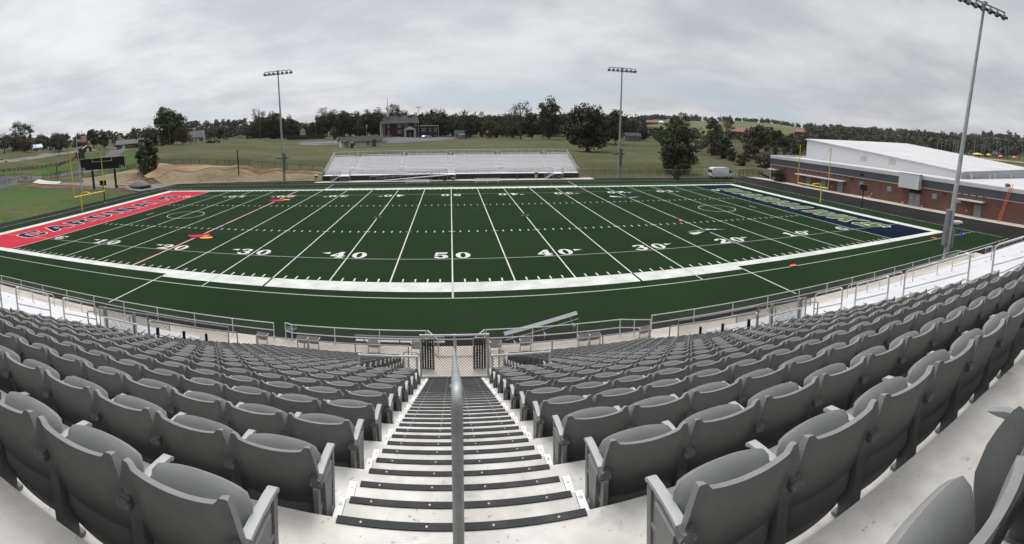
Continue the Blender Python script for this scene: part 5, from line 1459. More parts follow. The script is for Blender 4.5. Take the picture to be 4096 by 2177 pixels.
drape('pasture', [tuple(at_r(u, 500, r)[:2]) for u, r in ((2520,430),(2700,420),(3060,470),(3260,640),(3300,1250),(2900,1350),(2520,1250))], M_palegrass, .3, 30)
drape('stubble_field', [tuple(at_r(u, 500, r)[:2]) for u, r in ((420,560),(470,520),(560,520),(560,720),(440,740))], M_tan, .4, 30)
drape('weeds', [tuple(at_r(u, 500, r)[:2]) for u, r in ((2740,215),(2800,175),(2900,150),(3010,128),(3110,118),(3260,150),(3260,260),(2980,250))], M_brush, .06, 8)
p = ground(556, 746, 80)
b = MB(); b.lathe([(2.9,-.1),(2.2,.35),(1.4,.8),(.7,1.15),(.05,1.3)], n=18)
for i, v in enumerate(b.v): b.v[i] = (v[0]*(1+.15*math.sin(i*1.7)), v[1]*(1+.12*math.cos(i*2.3)), v[2]*(1+.1*math.sin(i*.9)))
o = b.build('gravel_pile', M_gravel, smooth=True); o.location = p; tag(o, 'grey pile of gravel on the path right of the scoreboard', 'gravel pile')
b = MB(); random.seed(5)
for i in range(26):
    x, y = random.gauss(0, 1.6), random.gauss(0, .8); s = random.uniform(.25, .6); b.bar((x,y,max(0,.9-abs(x)*.4-abs(y)*.4)-.2), (x+random.uniform(-s,s),y+random.uniform(-s,s),max(0,.9-abs(x)*.4)+random.uniform(0,.3)), s, s*.6)
o = b.build('rubble_pile', M_stone); o.location = ground(368, 604, 120); tag(o, 'pile of pale rubble on the grass beside the driveway top', 'rubble')

# ------------------------------------------------------------------ trees
def leafmat(name, c, c2, s=.35): return mat(name, c, .8, col2=c2, scale=s, detail=3, spec=.2, contrast=(.38,.62), fine=.25, fscale=2.2)
LM = {'dark': leafmat('dark_foliage', (.052,.064,.036), (.076,.088,.046)), 'olive': leafmat('olive_foliage', (.066,.066,.036), (.092,.086,.046)),
      'rust': leafmat('rust_foliage', (.105,.058,.030), (.070,.048,.026)), 'pale': leafmat('pale_yellow_foliage', (.130,.130,.055), (.085,.092,.040)),
      'silver': leafmat('silver_foliage', (.150,.170,.125), (.085,.100,.065)), 'green': leafmat('mid_green_foliage', (.060,.090,.036), (.085,.112,.046)),
      'brown': leafmat('brown_foliage', (.082,.066,.046), (.062,.057,.036))}
M_bark = mat('grey_bark', (.085,.075,.062), .9, col2=(.05,.045,.038), scale=1.5)
def crown(rng, W, z0, z1, nclump, nleaf, leaf, shape='round', fill=.9, low=False):
    """leaf faces spread through clumps in the crown's volume"""
    v, f = [], []
    H = z1-z0; cl = []
    for i in range(nclump):
        for _ in range(60):
            q = rng.normal(size=3); q /= np.linalg.norm(q); r = rng.uniform(.25, 1)**.45
            q *= r
            t = (q[2]+1)/2
            if shape == 'round': w = W/2*(.78+.22*math.sin(i*2.1))
            elif shape == 'cone': w = W/2*(1.15-.75*t)
            elif shape == 'column': w = W/2*(1-.25*abs(t-.45))
            else: w = W/2
            p = np.array([q[0]*w, q[1]*w, z0+H*t])
            if shape == 'vase' and (t < .35 and r > .5): continue
            break
        cl.append((p, W*(.10+.09*rng.random())*(1.0 if shape != 'sparse' else .75)))
    for i in range(nleaf):
        p, r = cl[rng.integers(nclump)]
        d = rng.normal(size=3); d /= np.linalg.norm(d); c = p+d*r*rng.random()**.5*np.array([1.15, 1.15, .85])
        n = d*.7+rng.normal(size=3)*.6+np.array([0, 0, .35]); n /= np.linalg.norm(n)
        a = np.cross(n, rng.normal(size=3)); a /= np.linalg.norm(a)+1e-9; b = np.cross(n, a)
        s = leaf*(.6+.8*rng.random()); s2 = s*(.5+.4*rng.random())
        o = len(v); v += [c-a*s, c-b*s2*.9, c+a*s*.9, c+b*s2]; f.append((o, o+1, o+2, o+3))
    return v, f, cl
def tree_proto(kind, shape, W, H, z0, nclump, nleaf, leaf, seed, trunk=.28, bare=False):
    rng = np.random.default_rng(seed)
    v, f, cl = crown(rng, W, z0, H, nclump, nleaf, leaf, shape)
    me = bpy.data.meshes.new('crown'); me.from_pydata([tuple(p) for p in v], [], f); me.materials.append(LM[kind])
    b = MB(); ht = z0+(H-z0)*.55
    j = lambda: rng.uniform(-.15, .15)
    b.tube([(0,0,-.6),(j()*.3,j()*.3,z0*.6),(j(),j(),ht*.8),(j()*2,j()*2,ht+(H-ht)*.5)], [trunk*1.25,trunk,trunk*.6,trunk*.15], 6)
    for p, r in cl[:min(len(cl), 26 if bare else 12)]:
        zs = max(z0*.75, min(p[2]*.62, ht)); m = Vector((p[0]*.45, p[1]*.45, zs+(p[2]-zs)*.55))
        b.tube([(0,0,zs), m, Vector(p)], [trunk*.35, trunk*.22, trunk*.05], 4, cap=False)
        if bare:
            for q in range(5):
                e = Vector(p)+Vector(rng.normal(size=3))*W*.09+Vector((0,0,W*.06)); b.tube([m.lerp(Vector(p), .6), e], [trunk*.12, trunk*.03], 3, cap=False)
    tm = b.build('trunk', M_bark, smooth=True); td = tm.data; bpy.data.objects.remove(tm)
    return me, td, H, W
PR = {
 'oak1': tree_proto('dark', 'round', 12, 14, 1.6, 50, 4200, .42, 1), 'oak2': tree_proto('dark', 'round', 11, 14, 1.2, 46, 3800, .42, 2),
 'oakwide': tree_proto('dark', 'round', 14, 14, .4, 76, 7600, .40, 3, .45), 'cone': tree_proto('dark', 'cone', 11, 12, .1, 80, 8200, .34, 4),
 'green': tree_proto('green', 'round', 13.5, 14, .8, 60, 6000, .40, 5, .5), 'olive1': tree_proto('olive', 'round', 10, 14, 1.5, 44, 3800, .38, 6),
 'olive2': tree_proto('olive', 'column', 8, 14, 1.0, 44, 3600, .38, 7), 'rust': tree_proto('rust', 'round', 13, 11, 1.5, 50, 4200, .32, 8),
 'pale': tree_proto('pale', 'round', 10, 14, 1.0, 36, 2600, .34, 9), 'silver': tree_proto('silver', 'column', 9, 11, .2, 36, 2600, .32, 10),
 'bare': tree_proto('brown', 'vase', 10, 15, 5, 30, 520, .26, 11, .26, True), 'sparse': tree_proto('olive', 'vase', 11, 15, 4.5, 34, 1100, .30, 12, .26, True),
 'bush': tree_proto('dark', 'round', 8, 6, .0, 34, 2200, .26, 13, .15), 'brownbush': tree_proto('brown', 'round', 9, 6, .0, 34, 2200, .26, 14, .15),
 'cedar': tree_proto('dark', 'column', 5, 10, .1, 50, 4600, .27, 15, .2), 'sparsedark': tree_proto('dark', 'vase', 11, 15, 5, 36, 1500, .32, 16, .26, True),
 'greenbush': tree_proto('green', 'round', 8, 6, .0, 30, 2000, .26, 17, .15)}
def tree(proto, u, r, H, W, label, group=None, rz=None, name='tree', sink=0.15):
    me, td, h, w = PR[proto]; p = G(u, r)
    t = thing(name, label, 'tree' if name != 'shrub' else 'shrub', (p.x, p.y, p.z-sink), random.uniform(0, 6.28) if rz is None else rz, group)
    t.scale = (W/w, W/w, H/h)
    for nm, m in (('crown', me), ('trunk', td)):
        o = bpy.data.objects.new(nm, m); C.objects.link(o); o.parent = t
    return t
random.seed(11)
T = [('green',682,232,18.5,17.5,'large round green tree towering behind the brick ranch house'),('rust',733,205,7.2,7.6,'round rust brown tree in front of the pale house'),
 ('cedar',586,138,10.2,6.2,'dark bushy tree at the meadow corner right of the driveway'),('greenbush',574,134,6.0,4.4,'lighter green shrub in front of the dark driveway tree'),
 ('bare',18,280,13,12,'bare pale tree at the left edge of the photo'),('bare',52,290,12,10,'thin leafless tree left of the tall sparse tree'),('sparsedark',96,265,17,12,'tall sparse dark tree near the left edge'),
 ('rust',107,243,6.2,8.2,'low spreading reddish brown tree on the left roadside lawn'),('oak2',70,300,8,12,'dark rounded tree behind the reddish roadside tree'),
 ('oak1',236,275,9,9,'dark round tree behind the left utility pole'),('olive1',375,285,11,9,'olive tree right of the flag above the red shed'),('oak2',418,292,9.5,9,'dark tree just right of the olive tree by the red shed'),
 ('cedar',320,196,6.4,3.6,'small dark evergreen beside the flagpole and driveway'),('oak1',165,300,7.5,9,'dark tree behind the blue roofed shed'),('brownbush',480,300,4.5,8,'brown bush row left of the brick ranch house'),
 ('oak1',605,250,10,9,'dark tree left of the large round green tree'),('bare',620,262,11,9,'sparse bare tree left of the large round green tree'),('oak2',740,262,10.5,10,'dark tree right of the large round green tree'),
 ('brownbush',655,222,4,4.5,'brown shrub between the two poles by the ranch house'),
 ('bare',1042,262,17.5,8,'tall thin bare tree at the left end of the church wood'),('bare',2083,246,20.5,12,'tall open crowned tree with few leaves left of the dark pair'),
 ('oak1',2196,222,18,12.5,'tall dark tree in the middle of the meadow edge'),('oak2',2128,238,12.5,11,'lower dark tree left of the tall meadow edge tree'),
 ('oakwide',2350,160,16,15.5,'broad dark tree with drooping branches right of the far bleachers'),('olive1',2462,206,15,9,'olive brown tree directly behind the right far light pole'),
 ('olive2',2425,215,14,9,'olive tree behind the broad drooping tree'),('oak2',2270,250,13,11,'dark tree between the tall and broad meadow trees'),('cone',2718,116,10.9,9.6,'dark pyramid shaped tree standing behind the silver fence panels'),
 ('bush',2715,104,2.4,2.6,'small shrub at the foot of the pyramid shaped tree'),('oak1',2570,262,9,8,'small dark tree left of the grey house on the right'),('oak2',2535,280,8,8,'dark tree above the grey house on the right'),
 ('greenbush',2652,206,6.8,7.6,'yellow green bush left of the pyramid shaped tree'),('olive1',2700,245,12.5,11,'olive tree above the pyramid shaped tree'),('sparse',2722,262,15.5,10,'sparse topped tree behind the pyramid shaped tree'),
 ('silver',2802,188,7.6,5,'silver leaved tree right of the pyramid shaped tree'),('bush',2862,172,8.5,8,'dark tree right of the silver leaved tree'),('cedar',2895,160,7.5,5.5,'dark narrow tree on the slope above the white van'),
 ('bush',2925,150,4.2,4.6,'small dark bush lowest on the slope above the van'),('bush',2968,142,3.8,4.6,'dark bush on the weedy slope near the brick building'),('sparse',2900,300,16,11,'tall sparse tree before the pasture hill'),
 ('olive1',2852,300,14,12,'olive tree left of the tall sparse pasture tree'),('silver',2760,270,9,12,'grey green tree behind the right utility pole'),('olive1',3035,205,12,11,'olive tree left of the white upper hall'),
 ('brownbush',3000,175,5,8,'brown thicket on the slope left of the brick building'),('brownbush',3060,150,4.5,8,'brown weeds clump nearest the brick building corner'),('olive2',3095,235,11,8,'olive tree behind the left goalpost upright on the right'),
 ('oak1',3150,240,8,10,'dark green tree below the red roofed hill barn'),('brownbush',3185,260,6,10,'brown tree mass just left of the white upper hall'),('oak2',3070,420,10,12,'round dark tree alone in the pasture'),
 ('oak1',2995,470,7,11,'small round tree right of the red roofed barn'),('bush',3120,112,3,4,'low shrub by the black fence beside the brick building')]
for pr, u, r, H, W, lab in T: tree(pr, u, r, H, W, lab, 'trees around the field')
# wood behind the church: rows of trees
random.seed(21)
pool = ['oak1','oak2','olive1','oak1','olive2','oak2','brownbush','oakwide']
tops = [(990,505),(1060,470),(1100,456),(1165,458),(1190,478),(1240,492),(1290,458),(1340,446),(1400,452),(1470,446),(1540,442),(1700,458),(1760,446),(1820,470),(1900,462),(1990,470),(2060,474),(2120,480)]
def topv(u):
    for (a, va), (c, vc) in zip(tops[:-1], tops[1:]):
        if a <= u <= c: return va+(vc-va)*(u-a)/(c-a)
    return 470
wl = {'dark':'dark green tree in the wood %s', 'olive':'olive tree in the wood %s'}
def where(u): return 'left of the parking hedge' if u < 1140 else 'behind the parking hedge' if u < 1320 else 'between hedge and church' if u < 1500 else 'behind the church' if u < 1760 else 'behind the small white house' if u < 1900 else 'behind the playset'
u = 1005
while u < 2110:
    for rr in (292, 318):
        uu = u+random.uniform(-12, 12); pr = random.choice(pool); g_ = G(uu, rr)
        H = max(6, (at_r(uu, topv(uu)+random.uniform(-4, 16), rr).z-g_.z))
        if pr == 'brownbush': H *= .75
        kind = 'olive' if pr.startswith('olive') else 'brown' if 'brown' in pr else 'dark green'
        tree(pr, uu, rr, H, H*random.uniform(.62, .85), '%s tree in the wood %s' % (kind, where(uu)), 'trees of the wood behind the church')
    u += 27
for u, r, H, W, pr, lab in ((1955,268,13.5,8.5,'pale','pale yellow tree above the playset'),(2030,272,13,8.5,'pale','pale yellow green tree right of the playset'),(1985,262,8,8,'oak1','dark tree between the two pale yellow trees'),(1312,300,19.5,13,'bare','tall leafless tree rising above the hedge'),
    (1375,304,16,11,'sparse','half bare tree above the long white building'),(1575,320,20,12,'sparse','half bare tree rising behind the steeple'),(1610,322,18,10,'bare','leafless tree rising behind the church roof'),(1722,300,17,9,'green','round green tree behind the brick annex'),
    (1880,262,12,8,'oak2','dark tree just right of the small white house'),(1440,280,9,7,'oak2','dark tree at the left corner of the church'),(1340,262,6.5,6,'oak1','dark round tree beside the parking lot lamp'),(2055,258,8,8,'oak2','low dark tree at the meadow edge right of the playset')):
    tree(pr, u, r, H, W, lab, 'trees of the wood behind the church')
# far woods: one mass
def far_woods():
    rng = np.random.default_rng(4); V, F_ = [], []
    col = []
    def row(u0, u1, r0, r1, n, h0, h1, dens=1.0):
        us = rng.uniform(u0, u1, n); rs = rng.uniform(r0, r1, n)
        for u, r in zip(us, rs):
            d = ray(u, 600); hh = math.hypot(d.x, d.y); x, y = CAM.x+d.x/hh*r, CAM.y+d.y/hh*r
            H = rng.uniform(h0, h1); W = H*rng.uniform(.6, 1.1); z = tz(x, y)-.3
            lf = .0016*r+.15; nl_ = int(min(420, 26*W*H/(lf*lf*18))*dens)+20
            nc = 9; cc = rng.normal(size=(nc, 3)); cc /= np.linalg.norm(cc, axis=1)[:, None]; cc *= rng.uniform(.35, .95, (nc, 1))
            k = rng.integers(nc, size=nl_); p = cc[k]+rng.normal(size=(nl_, 3))*.22
            P = np.stack([x+p[:, 0]*W*.5, y+p[:, 1]*W*.5, z+H*(.52+.46*p[:, 2])], 1)
            a = rng.normal(size=(nl_, 3)); a /= np.linalg.norm(a, axis=1)[:, None]; b = np.cross(a, rng.normal(size=(nl_, 3))); b /= np.linalg.norm(b, axis=1)[:, None]
            s = lf*rng.uniform(.6, 1.4, (nl_, 1))
            q = np.stack([P-a*s, P-b*s*.7, P+a*s, P+b*s*.7], 1).reshape(-1, 3)
            o = len(V); V.extend(q.tolist()); F_.extend([(o+4*i, o+4*i+1, o+4*i+2, o+4*i+3) for i in range(nl_)]); col.extend([rng.choice(4, p=(.42, .3, .2, .08))]*nl_)
    row(-40, 250, 300, 520, 80, 5, 10); row(150, 620, 330, 700, 110, 4, 9); row(560, 1010, 330, 520, 85, 5, 10); row(800, 1050, 300, 420, 40, 6, 11); row(700, 1100, 700, 1000, 60, 8, 14)
    row(1700, 2120, 340, 480, 70, 10, 15); row(2060, 2560, 270, 420, 95, 9, 15); row(2200, 2600, 800, 1150, 90, 9, 14)
    row(2540, 2780, 1120, 1200, 45, 10, 15); row(2600, 3300, 1200, 1300, 110, 8, 15); row(2560, 3260, 270, 400, 80, 4, 8); row(2960, 3300, 200, 300, 40, 4, 8)
    row(3220, 3500, 520, 1250, 180, 8, 15); row(3400, 4160, 560, 1250, 400, 8, 16); row(3300, 4160, 1100, 1300, 120, 9, 18); row(3250, 3720, 430, 600, 90, 9, 14); row(3650,4160,520,600,70,11,15)
    me = bpy.data.meshes.new('far_woods'); me.from_pydata(V, [], F_); 
    for q in (leafmat('far_foliage_dark', (.055,.062,.042), (.075,.078,.052), .05), leafmat('far_foliage_olive', (.078,.078,.050), (.10,.094,.064), .05), leafmat('far_foliage_brown', (.088,.074,.054), (.070,.064,.048), .05), leafmat('far_foliage_pale', (.115,.115,.070), (.09,.092,.06), .05)): me.materials.append(q)
    me.polygons.foreach_set('material_index', [int(q) for q in col])
    o = bpy.data.objects.new('far_woods', me); C.objects.link(o); tag(o, 'mixed dark and olive woods covering the far ridges', 'woods', kind='stuff')
far_woods()

# ------------------------------------------------------------------ buildings beyond
M_shingle = mat('dark_grey_shingles', (.022,.024,.030), .85, fine=.2, fscale=3); M_greyroof = mat('grey_shingles', (.12,.125,.13), .85, fine=.15, fscale=3)
M_vinyl = ribbed(mat('cream_vinyl_siding', (.62,.60,.53), .6), 2, 5, .4, .15); M_whitesiding = ribbed(mat('white_siding', (.66,.66,.64), .6), 2, 5, .4, .15)
M_dkbrick = mat('maroon_brick', (.060,.022,.020), .9, col2=(.046,.018,.017), scale=.5, fine=.2, fscale=5); M_redsiding = mat('barn_red', (.16,.035,.028), .8, fine=.15, fscale=3)
M_rustroof = mat('rusty_red_roof', (.26,.06,.055), .7, fine=.15, fscale=1); M_bluetin = mat('pale_blue_tin', (.30,.40,.50), .4, .2); M_tin = mat('pale_tin_roof', (.62,.62,.64), .4, .2); M_blackwood = mat('black_barn_boards', (.014,.014,.018), .8)
def place(name, label, cat, u, r, dyaw=0.0, group=None, dz=0.0, p=None):
    g = p or G(u, r); a = math.atan2(g.x-CAM.x, g.y-CAM.y)
    return thing(name, label, cat, (g.x, g.y, g.z+dz), -a+dyaw, group)
def part(name, m, t, fn, fixn=True, **k):
    b = MB(); fn(b); return b.build(name, m, t, fixn=fixn, **k)
def win(t, x, z, w, h, y=-.03, m=None, frame=None, axis='y'):
    """window on the front wall (y = 0 plane), its panes a sub-part"""
    f = MB(); f.box(x-w/2-.1, x+w/2+.1, y-.05, y+.02, z-.1, z+h+.1); fo = f.build('window', frame or M_white, t)
    g = MB(); 
    for i in (0, 1):
        for j in (0, 1): g.box(x-w/2+i*w/2+.03, x+i*w/2-.03, y-.075, y-.055, z+j*h/2+.03, z+(j+1)*h/2-.03)
    g.build('pane', m or M_dark, fo); return fo
def gable(t, W, D, Hw, Hr, mw, mr, over=.4, along=True, y0=0.0, x0=0.0, zb=-.6):
    part('wall', mw, t, lambda b: b.box(x0-W/2, x0+W/2, y0, y0+D, zb, Hw))
    if along:
        part('gable_end', mw, t, lambda b: b.prism([(y0, Hw), (y0+D, Hw), (y0+D/2, Hw+Hr-.05)], 'x', x0-W/2+.001, x0+W/2-.001))
        def rf(b):
            for s in (0, 1):
                ya, yb = (y0-over, y0+D/2) if s == 0 else (y0+D+over, y0+D/2)
                e = Hr*over/(D/2)
                b.prism([(ya, Hw-e), (yb, Hw+Hr), (yb, Hw+Hr+.16), (ya, Hw-e+.16)], 'x', x0-W/2-over, x0+W/2+over)
    else:
        part('gable_end', mw, t, lambda b: b.prism([(x0-W/2, Hw), (x0+W/2, Hw), (x0, Hw+Hr-.05)], 'y', y0+.001, y0+D-.001))
        def rf(b):
            for s in (-1, 1):
                e = Hr*over/(W/2); xa = x0+s*(W/2+over)
                b.prism([(xa, Hw-e), (x0, Hw+Hr), (x0, Hw+Hr+.16), (xa, Hw-e+.16)], 'y', y0-over, y0+D+over)
    return part('roof', mr, t, rf)
# church
t = place('church', 'two storey red brick church with dark roof and white steeple on the rise', 'church', 1600, 283, .05)
W = 22.5; part('wall', M_dkbrick, t, lambda b: b.box(-W/2+2.2, W/2, 0, 14, -1.5, 8.1)); part('stone_base', mat('grey_stone_base', (.20,.19,.18), .9), t, lambda b: b.box(-W/2+2.15, -W/2+6.5, -.06, -.002, -1.5, 1.3))
def rf(b):
    b.v = [(-W/2-.5,-.6,8.25),(W/2+.5,-.6,8.25),(W/2+.5,14.6,8.25),(-W/2-.5,14.6,8.25),(-W/2+2.3,7,12.4),(W/2-.2,7,12.4)]
    b.f = [(0,1,5,4),(1,2,5),(2,3,4,5),(3,0,4),(0,3,2,1)]
rfo = part('roof', M_shingle, t, rf); part('cornice', M_white, t, lambda b: b.box(-W/2-.3, W/2+.3, -.45, 14.45, 7.85, 8.24))
def st(b):
    b.box(-7.4,-5.6,5.6,7.4,11.0,14.0)
part('steeple_base', M_white, t, st); part('steeple_lantern', M_white, t, lambda b: b.lathe([(.95,0),(.95,.25),(.62,.3),(.62,2.1),(.8,2.15),(.8,2.4)], (-6.5,6.5,14.0), 8)); part('spire', M_white, t, lambda b: b.lathe([(.55,0),(.30,2.6),(.03,7.2)], (-6.5,6.5,16.4), 8))
for x, z, w in ((-6.4,5.2,1.1),(-.6,5.4,1.1),(.7,5.4,1.1),(3.3,5.4,1.1),(4.5,5.4,1.1),(9.4,5.5,1.1),(-6.4,1.6,1.1),(-.6,1.9,1.1),(.7,1.9,1.1),(-6.4,-.9,1.1)): win(t, x, z, w, 1.9 if z > 0 else 1.1)
for x in (-W/2+.1, -W/2+1.0): part('column', M_white, t, lambda b: b.tube([(x,.4,0.2),(x,.4,7.84)], .28, 10))
part('porch_floor', M_stone, t, lambda b: b.box(-W/2-.2, -W/2+2.1, 0, 12, -1.5, .2)); part('corner_trim', M_white, t, lambda b: b.box(-W/2+2.12,-W/2+2.32,-.06,-.01,1.31,7.84)); part('downpipe', M_white, t, lambda b: b.box(W/2-.18,W/2-.02,-.12,-.01,-.6,7.84))
en = part('portico', M_white, t, lambda b: (b.prism([(2.4,4.2),(9.6,4.2),(6.0,6.0)], 'y', -3.2, -.05), b.box(2.3,9.7,-3.2,-.05,3.9,4.19)))
part('portico_roof', M_shingle, t, lambda b: (b.prism([(2.0,4.22),(6.0,6.22),(6.0,6.05),(2.2,4.15)], 'y', -3.4, -.1), b.prism([(10.0,4.22),(6.0,6.22),(6.0,6.05),(9.8,4.15)], 'y', -3.4, -.1)))
for x in (2.8, 3.5, 8.5, 9.2): part('column', M_white, t, lambda b: b.box(x-.2,x+.2,-3.1,-2.7,.6,3.89)); part('column_base', M_stone, t, lambda b: b.box(x-.32,x+.32,-3.2,-2.6,-1.2,.59))
part('entry_recess', M_dark, t, lambda b: b.box(4.0,8.2,-.06,-.003,-1.0,3.85)); part('door', M_white, t, lambda b: b.box(5.6,6.8,-.14,-.07,-1.0,1.9)); part('door_glass', M_dark, t, lambda b: b.box(5.8,6.6,-.16,-.145,-.4,1.6))
t2 = place('church_annex', 'flat roofed brick annex joined to the right side of the church', 'building', 1719, 285, .05)
part('wall', M_dkbrick, t2, lambda b: b.box(-5.6,5.6,0,10,-1.5,6.7)); part('parapet', M_white, t2, lambda b: b.box(-5.7,5.7,-.1,10.1,6.7,6.95)); part('downpipe', M_white, t2, lambda b: b.box(5.25,5.4,-.12,-.01,-.6,6.69))
for x, z in ((-4.2,3.5),(-2.7,3.5),(.4,3.5),(3.6,3.5),(.4,-.4),(3.6,-.4)): win(t2, x, z, 1.0, 1.9 if z > 0 else 1.5)
# long white building
t = place('white_hall', 'long low white building with dark roof in front of the church', 'building', 1449, 205, .22)
gable(t, 17.6, 7, 2.6, 1.9, M_whitesiding, M_shingle, .4)
for x in (-3.6, 2.6): win(t, x, .8, 1.0, 1.3)
win(t, -7.3, .8, .7, 1.2); part('chimney', M_boxgrey, t, lambda b: b.box(-6.5,-6.1,-.42,-.05,-.5,3.2)); part('side_stack', mat('weathered_stack', (.09,.08,.075), .9), t, lambda b: b.box(4.7,5.9,-.9,-.05,-.5,3.3))
part('corner_trim', M_white, t, lambda b: (b.box(-8.82,-8.66,-.04,.02,-.6,2.6), b.box(8.66,8.82,-.04,.02,-.6,2.6)))
t = place('portable_toilet', 'navy blue portable toilet with white roof beside the long white building', 'portable toilet', 1408, 199, 0)
part('cabin', mat('navy_cabin', (.02,.035,.10), .5), t, lambda b: b.box(-.6,.6,-.6,.6,-.3,2.2), bevel=.04); part('domed_roof', M_white, t, lambda b: b.prism([(-.62,2.21),(.62,2.21),(.5,2.42),(0,2.5),(-.5,2.42)], 'y', -.62, .62)); part('door', mat('navy_door', (.03,.05,.13), .5), t, lambda b: b.box(-.42,.42,-.64,-.605,-.1,2.0))
# hedge
g0_, g1_ = G(1150, 268), G(1302, 268)
random.seed(3); rng = np.random.default_rng(8); V, F_ = [], []
d = g1_-g0_
for i in range(5200):
    a = rng.random(); p = g0_.lerp(g1_, a); c = np.array([p.x, p.y, tz(p.x, p.y)])+np.array([rng.normal()*.5, rng.normal()*.6, rng.uniform(.1, 2.3)])
    n = rng.normal(size=3); n /= np.linalg.norm(n); e = np.cross(n, rng.normal(size=3)); e /= np.linalg.norm(e); s = rng.uniform(.12, .3); q = np.cross(n, e)
    o = len(V); V += [c-e*s, c-q*s*.6, c+e*s, c+q*s*.6]; F_.append((o,o+1,o+2,o+3))
b = MB(); b.v = [tuple(p) for p in V]; b.f = F_; o = b.build('hedge', LM['rust'], fixn=False); tag(o, 'long clipped rust tinged hedge behind the left parking lot', 'hedge')
# houses
t = place('ranch_house', 'long low brick ranch house with grey roof left of the large green tree', 'house', 551, 262, -.12)
rf_ = gable(t, 23, 8, 2.7, 2.2, mat('house_brick', (.17,.075,.05), .9, fine=.2, fscale=4), M_greyroof, .5)
part('chimney', M_dkbrick, rf_, lambda b: b.box(-1,-.2,3.4,4.2,4.3,5.6))
for x in (-9.3,-5.8,1.5,8.6): win(t, x, .7, 1.3, 1.5)
for x in (-7.6, 3.2, 6.0): part('white_panel', M_white, t, lambda b: b.box(x-.7,x+.7,-.05,-.01,.1,2.5))
for x in (7.0, 8.4): part('porch_post', M_white, t, lambda b: b.box(x-.1,x+.1,-1.6,-1.4,-.5,2.65))
part('porch_roof', M_greyroof, t, lambda b: b.prism([(-1.9,2.62),(.0,3.0),(.0,3.12),(-1.9,2.76)], 'x', 5.5, 9.5))
t = place('cream_house', 'small cream house with grey roof and turquoise door right of the rust tree', 'house', 787, 238, -.10)
rf_ = gable(t, 8.2, 7, 2.9, 3.0, M_vinyl, M_greyroof, .35); part('door', mat('turquoise_door', (.20,.45,.47), .5), t, lambda b: b.box(-.5,.45,-.08,-.01,.1,2.1))
for x in (-2.6, 2.6): win(t, x, .8, 1.0, 1.4); part('shutter', M_black, t, lambda b: (b.box(x-.95,x-.65,-.07,-.01,.75,2.25), b.box(x+.65,x+.95,-.07,-.01,.75,2.25)))
part('foundation', M_stone, t, lambda b: b.box(-4.12,4.12,-.03,7.02,-1.2,.0)); part('step', M_stone, t, lambda b: b.box(-1.2,1.2,-1.4,-.04,-1,.0)); part('porch_rail', M_white, t, lambda b: [b.box(-3.4+i*.85,-3.32+i*.85,-1.5,-1.42,-.6,.9) for i in range(9)])
t = place('carport', 'low grey carport right of the cream house', 'carport', 828, 240, -.1); part('roof', M_greyroof, t, lambda b: b.box(-3.5,3.5,0,5,2.1,2.4))
for x in (-3.2,3.2): part('post', M_white, t, lambda b: b.box(x-.08,x+.08,.1,.26,-.5,2.1))
def car(u, r, m, label, yaw, p=None, body='car', s=1.0):
    t = place(body, label, 'car' if body != 'pickup_truck' else 'pickup truck', u, r, yaw, None, .0, p)
    b = MB()
    if body == 'pickup_truck': side = [(-2.7,.45),(-2.7,1.05),(-.7,1.08),(-.65,1.2),(-.4,1.75),(.75,1.75),(1.35,1.15),(2.5,1.02),(2.65,.75),(2.65,.42)]
    else: side = [(-2.2,.4),(-2.2,.85),(-1.75,1.0),(-1.2,1.42),(.35,1.45),(1.05,.98),(2.05,.82),(2.2,.6),(2.2,.38)]
    n = len(side); yy = lambda z: .88 if z < 1.05 else .72
    b.v = [(x, -yy(z), z) for x, z in side]+[(x, yy(z), z) for x, z in side]
    b.f = [tuple(range(n-1,-1,-1)), tuple(range(n,2*n))]+[(i,(i+1)%n,n+(i+1)%n,n+i) for i in range(n)]; b.build('body', m, t, bevel=.05, smooth=True, sharp=.5)
    w = [(-1.1,1.36),(.28,1.38),(.82,1.0),(-1.5,1.02)] if body != 'pickup_truck' else [(-.35,1.68),(.7,1.68),(1.15,1.18),(-.52,1.2)]
    for s_ in (-1, 1): part('side_window', M_dark, t, lambda b: b.face([(x, s_*(yy(z)+.07), z) for x, z in w]), fixn=False)
    for x in (-1.4, 1.4) if body != 'pickup_truck' else (-1.7, 1.75):
        for y in (-.8, .8): wheel(t, x, y, .33, .2)
    return t
car(1712, 272, mat('silver_car_paint', (.50,.51,.52), .3, .3), 'silver car parked before the church annex', .1)
car(1698, 274, mat('white_car_paint', (.75,.75,.75), .3), 'white car half hidden beside the silver car at the annex', 1.2)
car(845, 236, mat('black_car_paint', (.02,.02,.022), .3), 'black car parked under the grey carport', 0.0); car(868, 238, mat('dark_car_paint', (.06,.07,.075), .3), 'dark grey car parked right of the carport', .1)
car(0, 0, mat('cream_truck_paint', (.62,.58,.42), .4), 'cream pickup truck on the country road at the left edge', .25+PI, ground(8, 651, 100), 'pickup_truck')
t = place('red_shed', 'small red shed with white trimmed pale roof beside the road', 'shed', 351, 252, .1); gable(t, 4.2, 5, 2.3, 1.1, M_redsiding, M_tin, .3, False); part('door', M_white, t, lambda b: b.box(-.6,.6,-.08,-.01,.05,1.9)); part('eave_trim', M_white, t, lambda b: (b.bar((-2.4,-.34,2.1),(0,-.34,3.45),.08,.16), b.bar((2.4,-.34,2.1),(0,-.34,3.45),.08,.16)))
t = place('blue_roof_shed', 'tan shed with pale blue metal roof near the left edge', 'shed', 150, 288, .15); gable(t, 6.4, 6, 2.2, 1.9, mat('tan_boards', (.38,.33,.22), .8), M_bluetin, .3); part('opening', M_dark, t, lambda b: b.box(-2.4,.4,-.06,-.01,0,1.6))
